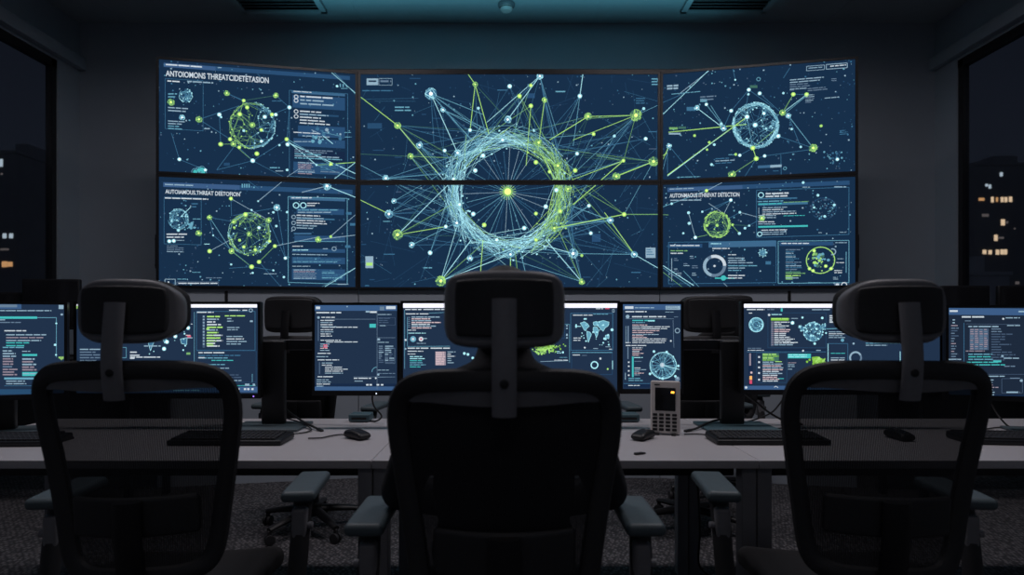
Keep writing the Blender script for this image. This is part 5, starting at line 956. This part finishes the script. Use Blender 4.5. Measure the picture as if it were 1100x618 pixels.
for s in (-1, 1):
    ellipsoid(b, (s*.077, -.022, 1.215), (.010, .020, .032)); ellipsoid(b, (s*.030, .058, 1.232), (.014, .010, .009)); capsule(b, (s*.018, .070, 1.25), (s*.045, .058, 1.25), .007, .006)
    S, L_, W_ = arm_joints(s); capsule(b, S, L_, .052, .042); capsule(b, L_, W_, .040, .027)
    W_ = Vector(W_); fd = (W_-Vector(L_)).normalized(); fd = Vector((fd.x*.3, 1, -.30)).normalized(); sd = Vector((0, 0, 1)).cross(fd).normalized(); up = fd.cross(sd)*-1
    if up.z < 0: up = -up
    for j in range(4): capsule(b, W_+sd*(j-1.5)*.012, W_+fd*.085+sd*(j-1.5)*.021, .016, .0125, 10)
    for j, ln in enumerate((.070, .080, .076, .060) if s > 0 else (.060, .076, .080, .070)):
        k0 = W_+fd*.088+sd*(j-1.5)*.021; k1 = k0+fd*ln*.5+sd*(j-1.5)*.002-up*.004; k2 = k1+fd*ln*.3-up*.012; k3 = k2+fd*ln*.2-up*.012
        capsule(b, k0, k1, .0095, .009, 10); capsule(b, k1, k2, .009, .0085, 10); capsule(b, k2, k3, .0085, .0075, 10)
    tsd = sd if (sd.x*s < 0) else -sd
    capsule(b, W_+fd*.02+tsd*.015, W_+fd*.055+tsd*.045-up*.006, .014, .011, 10); capsule(b, W_+fd*.055+tsd*.045-up*.006, W_+fd*.092+tsd*.052-up*.014, .0105, .008, 10)
    capsule(b, (s*.09, -.02, .575), (s*.115, .42, .575), .082, .056); capsule(b, (s*.115, .42, .565), (s*.12, .44, .10), .052, .036); capsule(b, (s*.12, .42, .05), (s*.13, .58, .035), .034, .026)
body = melt('person', b, M_skin, .0065); body.location = (px_, py_, 0)
tag(body, 'person in dark clothes seated in the middle chair, facing the screens', 'person')
b = B(); torso(b, .014)
capsule(b, (0, -.05, 1.10), (0, -.045, 1.135), .092, .070)
for s in (-1, 1):
    S, L_, W_ = map(Vector, arm_joints(s)); capsule(b, S, L_, .064, .055); capsule(b, L_, L_.lerp(W_, .93), .053, .038)
melt('sweater', b, M_swe, .010, body)
b = B(); ellipsoid(b, (0, -.005, .60), (.178, .135, .105))
for s in (-1, 1): capsule(b, (s*.09, -.02, .575), (s*.115, .42, .575), .094, .070); capsule(b, (s*.115, .42, .565), (s*.12, .44, .115), .066, .058)
melt('trousers', b, M_tro, .011, body)
for s in (-1, 1):
    b = B(); capsule(b, (s*.12, .415, .052), (s*.132, .61, .042), .050, .040); capsule(b, (s*.12, .43, .05), (s*.12, .44, .11), .046, .048); rbx(b, (s*.126, .51, .010), (.088, .29, .020), .008, 2); melt('shoe', b, M_shoe, .007, body, 3)
b = B(); ellipsoid(b, (0, -.034, 1.258), (.083, .094, .097)); ellipsoid(b, (0, -.070, 1.20), (.070, .052, .075)); ellipsoid(b, (0, .005, 1.300), (.070, .075, .046)); melt('hair', b, M_hair, .007, body, 3)

# ---------------------------------------------------------------- dark monitors on side tables near the windows
def side_table(x, y, w_, label):
    t = thing('side_table', label, 'table', (x, y, 0), 0, 'dark side tables by the windows'); H = .98
    b = B(); rbx(b, (0, 0, H-.015), (w_, .5, .03), .004, 2); obj('tabletop', b, M_black, t)
    for sx in (-1, 1):
        for sy in (-1, 1):
            b = B(); rbx(b, (sx*(w_/2-.03), sy*.21, (H-.03)/2), (.04, .04, H-.03), .004, 2); obj('leg', b, M_black, t)
    b = B(); rbx(b, (0, .2, .55), (w_-.1, .012, .5), .003, 1); obj('back_panel', b, M_black, t)
def dead_monitor(x, y, w_, top, rz, label):
    t = thing('monitor', label, 'monitor', (x, y, .98), rz, 'unlit monitors by the windows'); h = top-.98
    b = B(); rbx(b, (0, 0, h-.17), (w_, .035, .34), .008, 2); obj('housing', b, M_black, t)
    b = B(); rbx(b, (0, -.019, h-.165), (w_-.02, .004, .30), .001, 1); obj('screen', b, M_scr, t)
    b = B(); rbx(b, (0, .03, (h-.1)/2), (.07, .03, h-.1), .006, 2); obj('stand_post', b, M_black, t)
    b = B(); rbx(b, (0, .02, .006), (.22, .18, .012), .004, 2); obj('stand_base', b, M_black, t)
YD = 4.0
side_table(-3.13, YD, 1.5, 'dark side table with unlit monitors by the left window'); side_table(3.3, YD, 1.36, 'dark side table with unlit monitors by the right window')
dead_monitor((56-VX)/F*YD, YD, .36, CAMZ+45/F*YD, .1, 'unlit black monitor behind the left headrest chair, by the left window')
dead_monitor((2-VX)/F*YD, YD, .33, CAMZ+31/F*YD, .2, 'low unlit black monitor at the left window, cut by the frame')
dead_monitor((1036-VX)/F*YD, YD, .30, CAMZ+38/F*YD, -.1, 'unlit black monitor left of the gap before the right window')
dead_monitor((1094-VX)/F*YD, YD, .27, CAMZ+38/F*YD, -.1, 'unlit black monitor right of the gap before the right window')

# ---------------------------------------------------------------- the city outside the windows at night
M_bld = pmat('night_concrete', (.45, .43, .43), .9, noise=.15, scale=.3); M_bld2 = pmat('night_concrete_light', (.8, .78, .78), .9, noise=.15, scale=.3)
LIT = [emat('window_warm', (255, 214, 170), 1.0), emat('window_cool', (214, 226, 232), .8), emat('window_amber', (235, 170, 110), .9), emat('window_faint', (120, 108, 104), .6)]
def building(pxa, pxb, pytop, Y, dp, lights, label, m=M_bld):
    x0, x1 = X(pxa, Y), X(pxb, Y); top = CAMZ-(pytop-VY)/F*Y; base = -22.0
    t = thing('building', label, 'building', ((x0+x1)/2, Y, base), 0, 'buildings outside the windows'); w_ = x1-x0; H = top-base
    b = B(); rbx(b, (0, dp/2, H/2), (w_, dp, H), .15, 1); obj('wall', b, m, t, False)
    b = B(); rbx(b, (0, dp/2, H+.25), (w_+.5, dp+.5, .5), .1, 1); obj('roof_edge', b, m, t, False)
    b = B(); rbx(b, (w_*.15, dp*.5, H+1.6), (w_*.3, dp*.4, 2.6), .1, 1); obj('roof_hut', b, m, t, False)
    for (lx, ly, lw, lh, k) in lights:
        p = at(lx, ly, Y); b = B(); q = Y/F
        rbx(b, (p.x-(x0+x1)/2, -.02, p.z-base), (lw*q, .08, lh*q), .01, 1); obj('window', b, LIT[k], t, False)
W5 = crop(1000, 160, 3.43)
wr = []
for (x, y, w_, h, k) in [(259, 94, 10, 14, 1), (205, 134, 9, 9, 1), (217, 139, 9, 14, 1), (186, 186, 20, 10, 2), (226, 187, 9, 20, 0), (243, 187, 7, 16, 2), (262, 187, 10, 18, 0), (276, 187, 10, 18, 0), (293, 186, 11, 19, 0), (200, 245, 24, 10, 3), (265, 271, 14, 22, 0), (239, 328, 12, 22, 0), (197, 380, 13, 15, 0), (218, 381, 12, 15, 0), (245, 381, 12, 18, 0), (262, 380, 12, 18, 0), (275, 380, 10, 18, 0), (212, 492, 14, 12, 3), (262, 494, 11, 13, 2), (275, 494, 11, 13, 2), (318, 494, 14, 10, 3), (210, 540, 10, 18, 1), (280, 271, 8, 8, 3), (308, 294, 5, 5, 3), (258, 328, 20, 7, 3)]:
    X5, Y5 = W5(x, y); wr.append((X5, Y5, w_/3.43, h/3.43, k))
building(1046, 1140, 178, 95, 16, wr, 'tall building with rows of lit windows outside the right window')
building(1018, 1056, 240, 120, 14, [(1041.5, 279, 5, 7, 1), (1043, 284, 4, 4, 1), (1042, 237.5, 4, 3, 3), (1040, 270, 2, 2, 3), (1036, 300, 4, 3, 3)], 'dark lower building left of the tall one, outside the right window')
building(1046, 1085, 296, 80, 10, [(1056, 312, 3, 4, 1), (1061, 318, 3, 6, 3), (1060, 326, 4, 4, 3)], 'pale low building outside the right window, in front of the tall one', M_bld2)
building(-30, 18, 165, 100, 14, [(1, 175, 4, 8, 1), (5, 253.5, 4, 5, 1), (12, 253.5, 4, 5, 1), (5, 284, 6, 6, 2), (11, 284, 5, 5, 2), (5, 268, 9, 2, 3), (2, 187, 2, 2, 3)], 'tall dark building with few lit windows outside the left window')
building(22, 80, 250, 122, 14, [(43, 269, 4, 5, 3), (48, 269, 4, 5, 3), (30, 284, 6, 6, 1), (36, 284, 3, 5, 0), (42, 284.5, 4, 4, 3), (30, 299, 4, 5, 1), (8, 308, 4, 3, 3), (16, 308, 4, 3, 3), (24, 308, 4, 3, 3)], 'lower dark building with a row of lit windows outside the left window')
b = B(); box(b, (0, 80, -22.5), (500, 500, 1)); struct('ground_outside', b, M_bld)
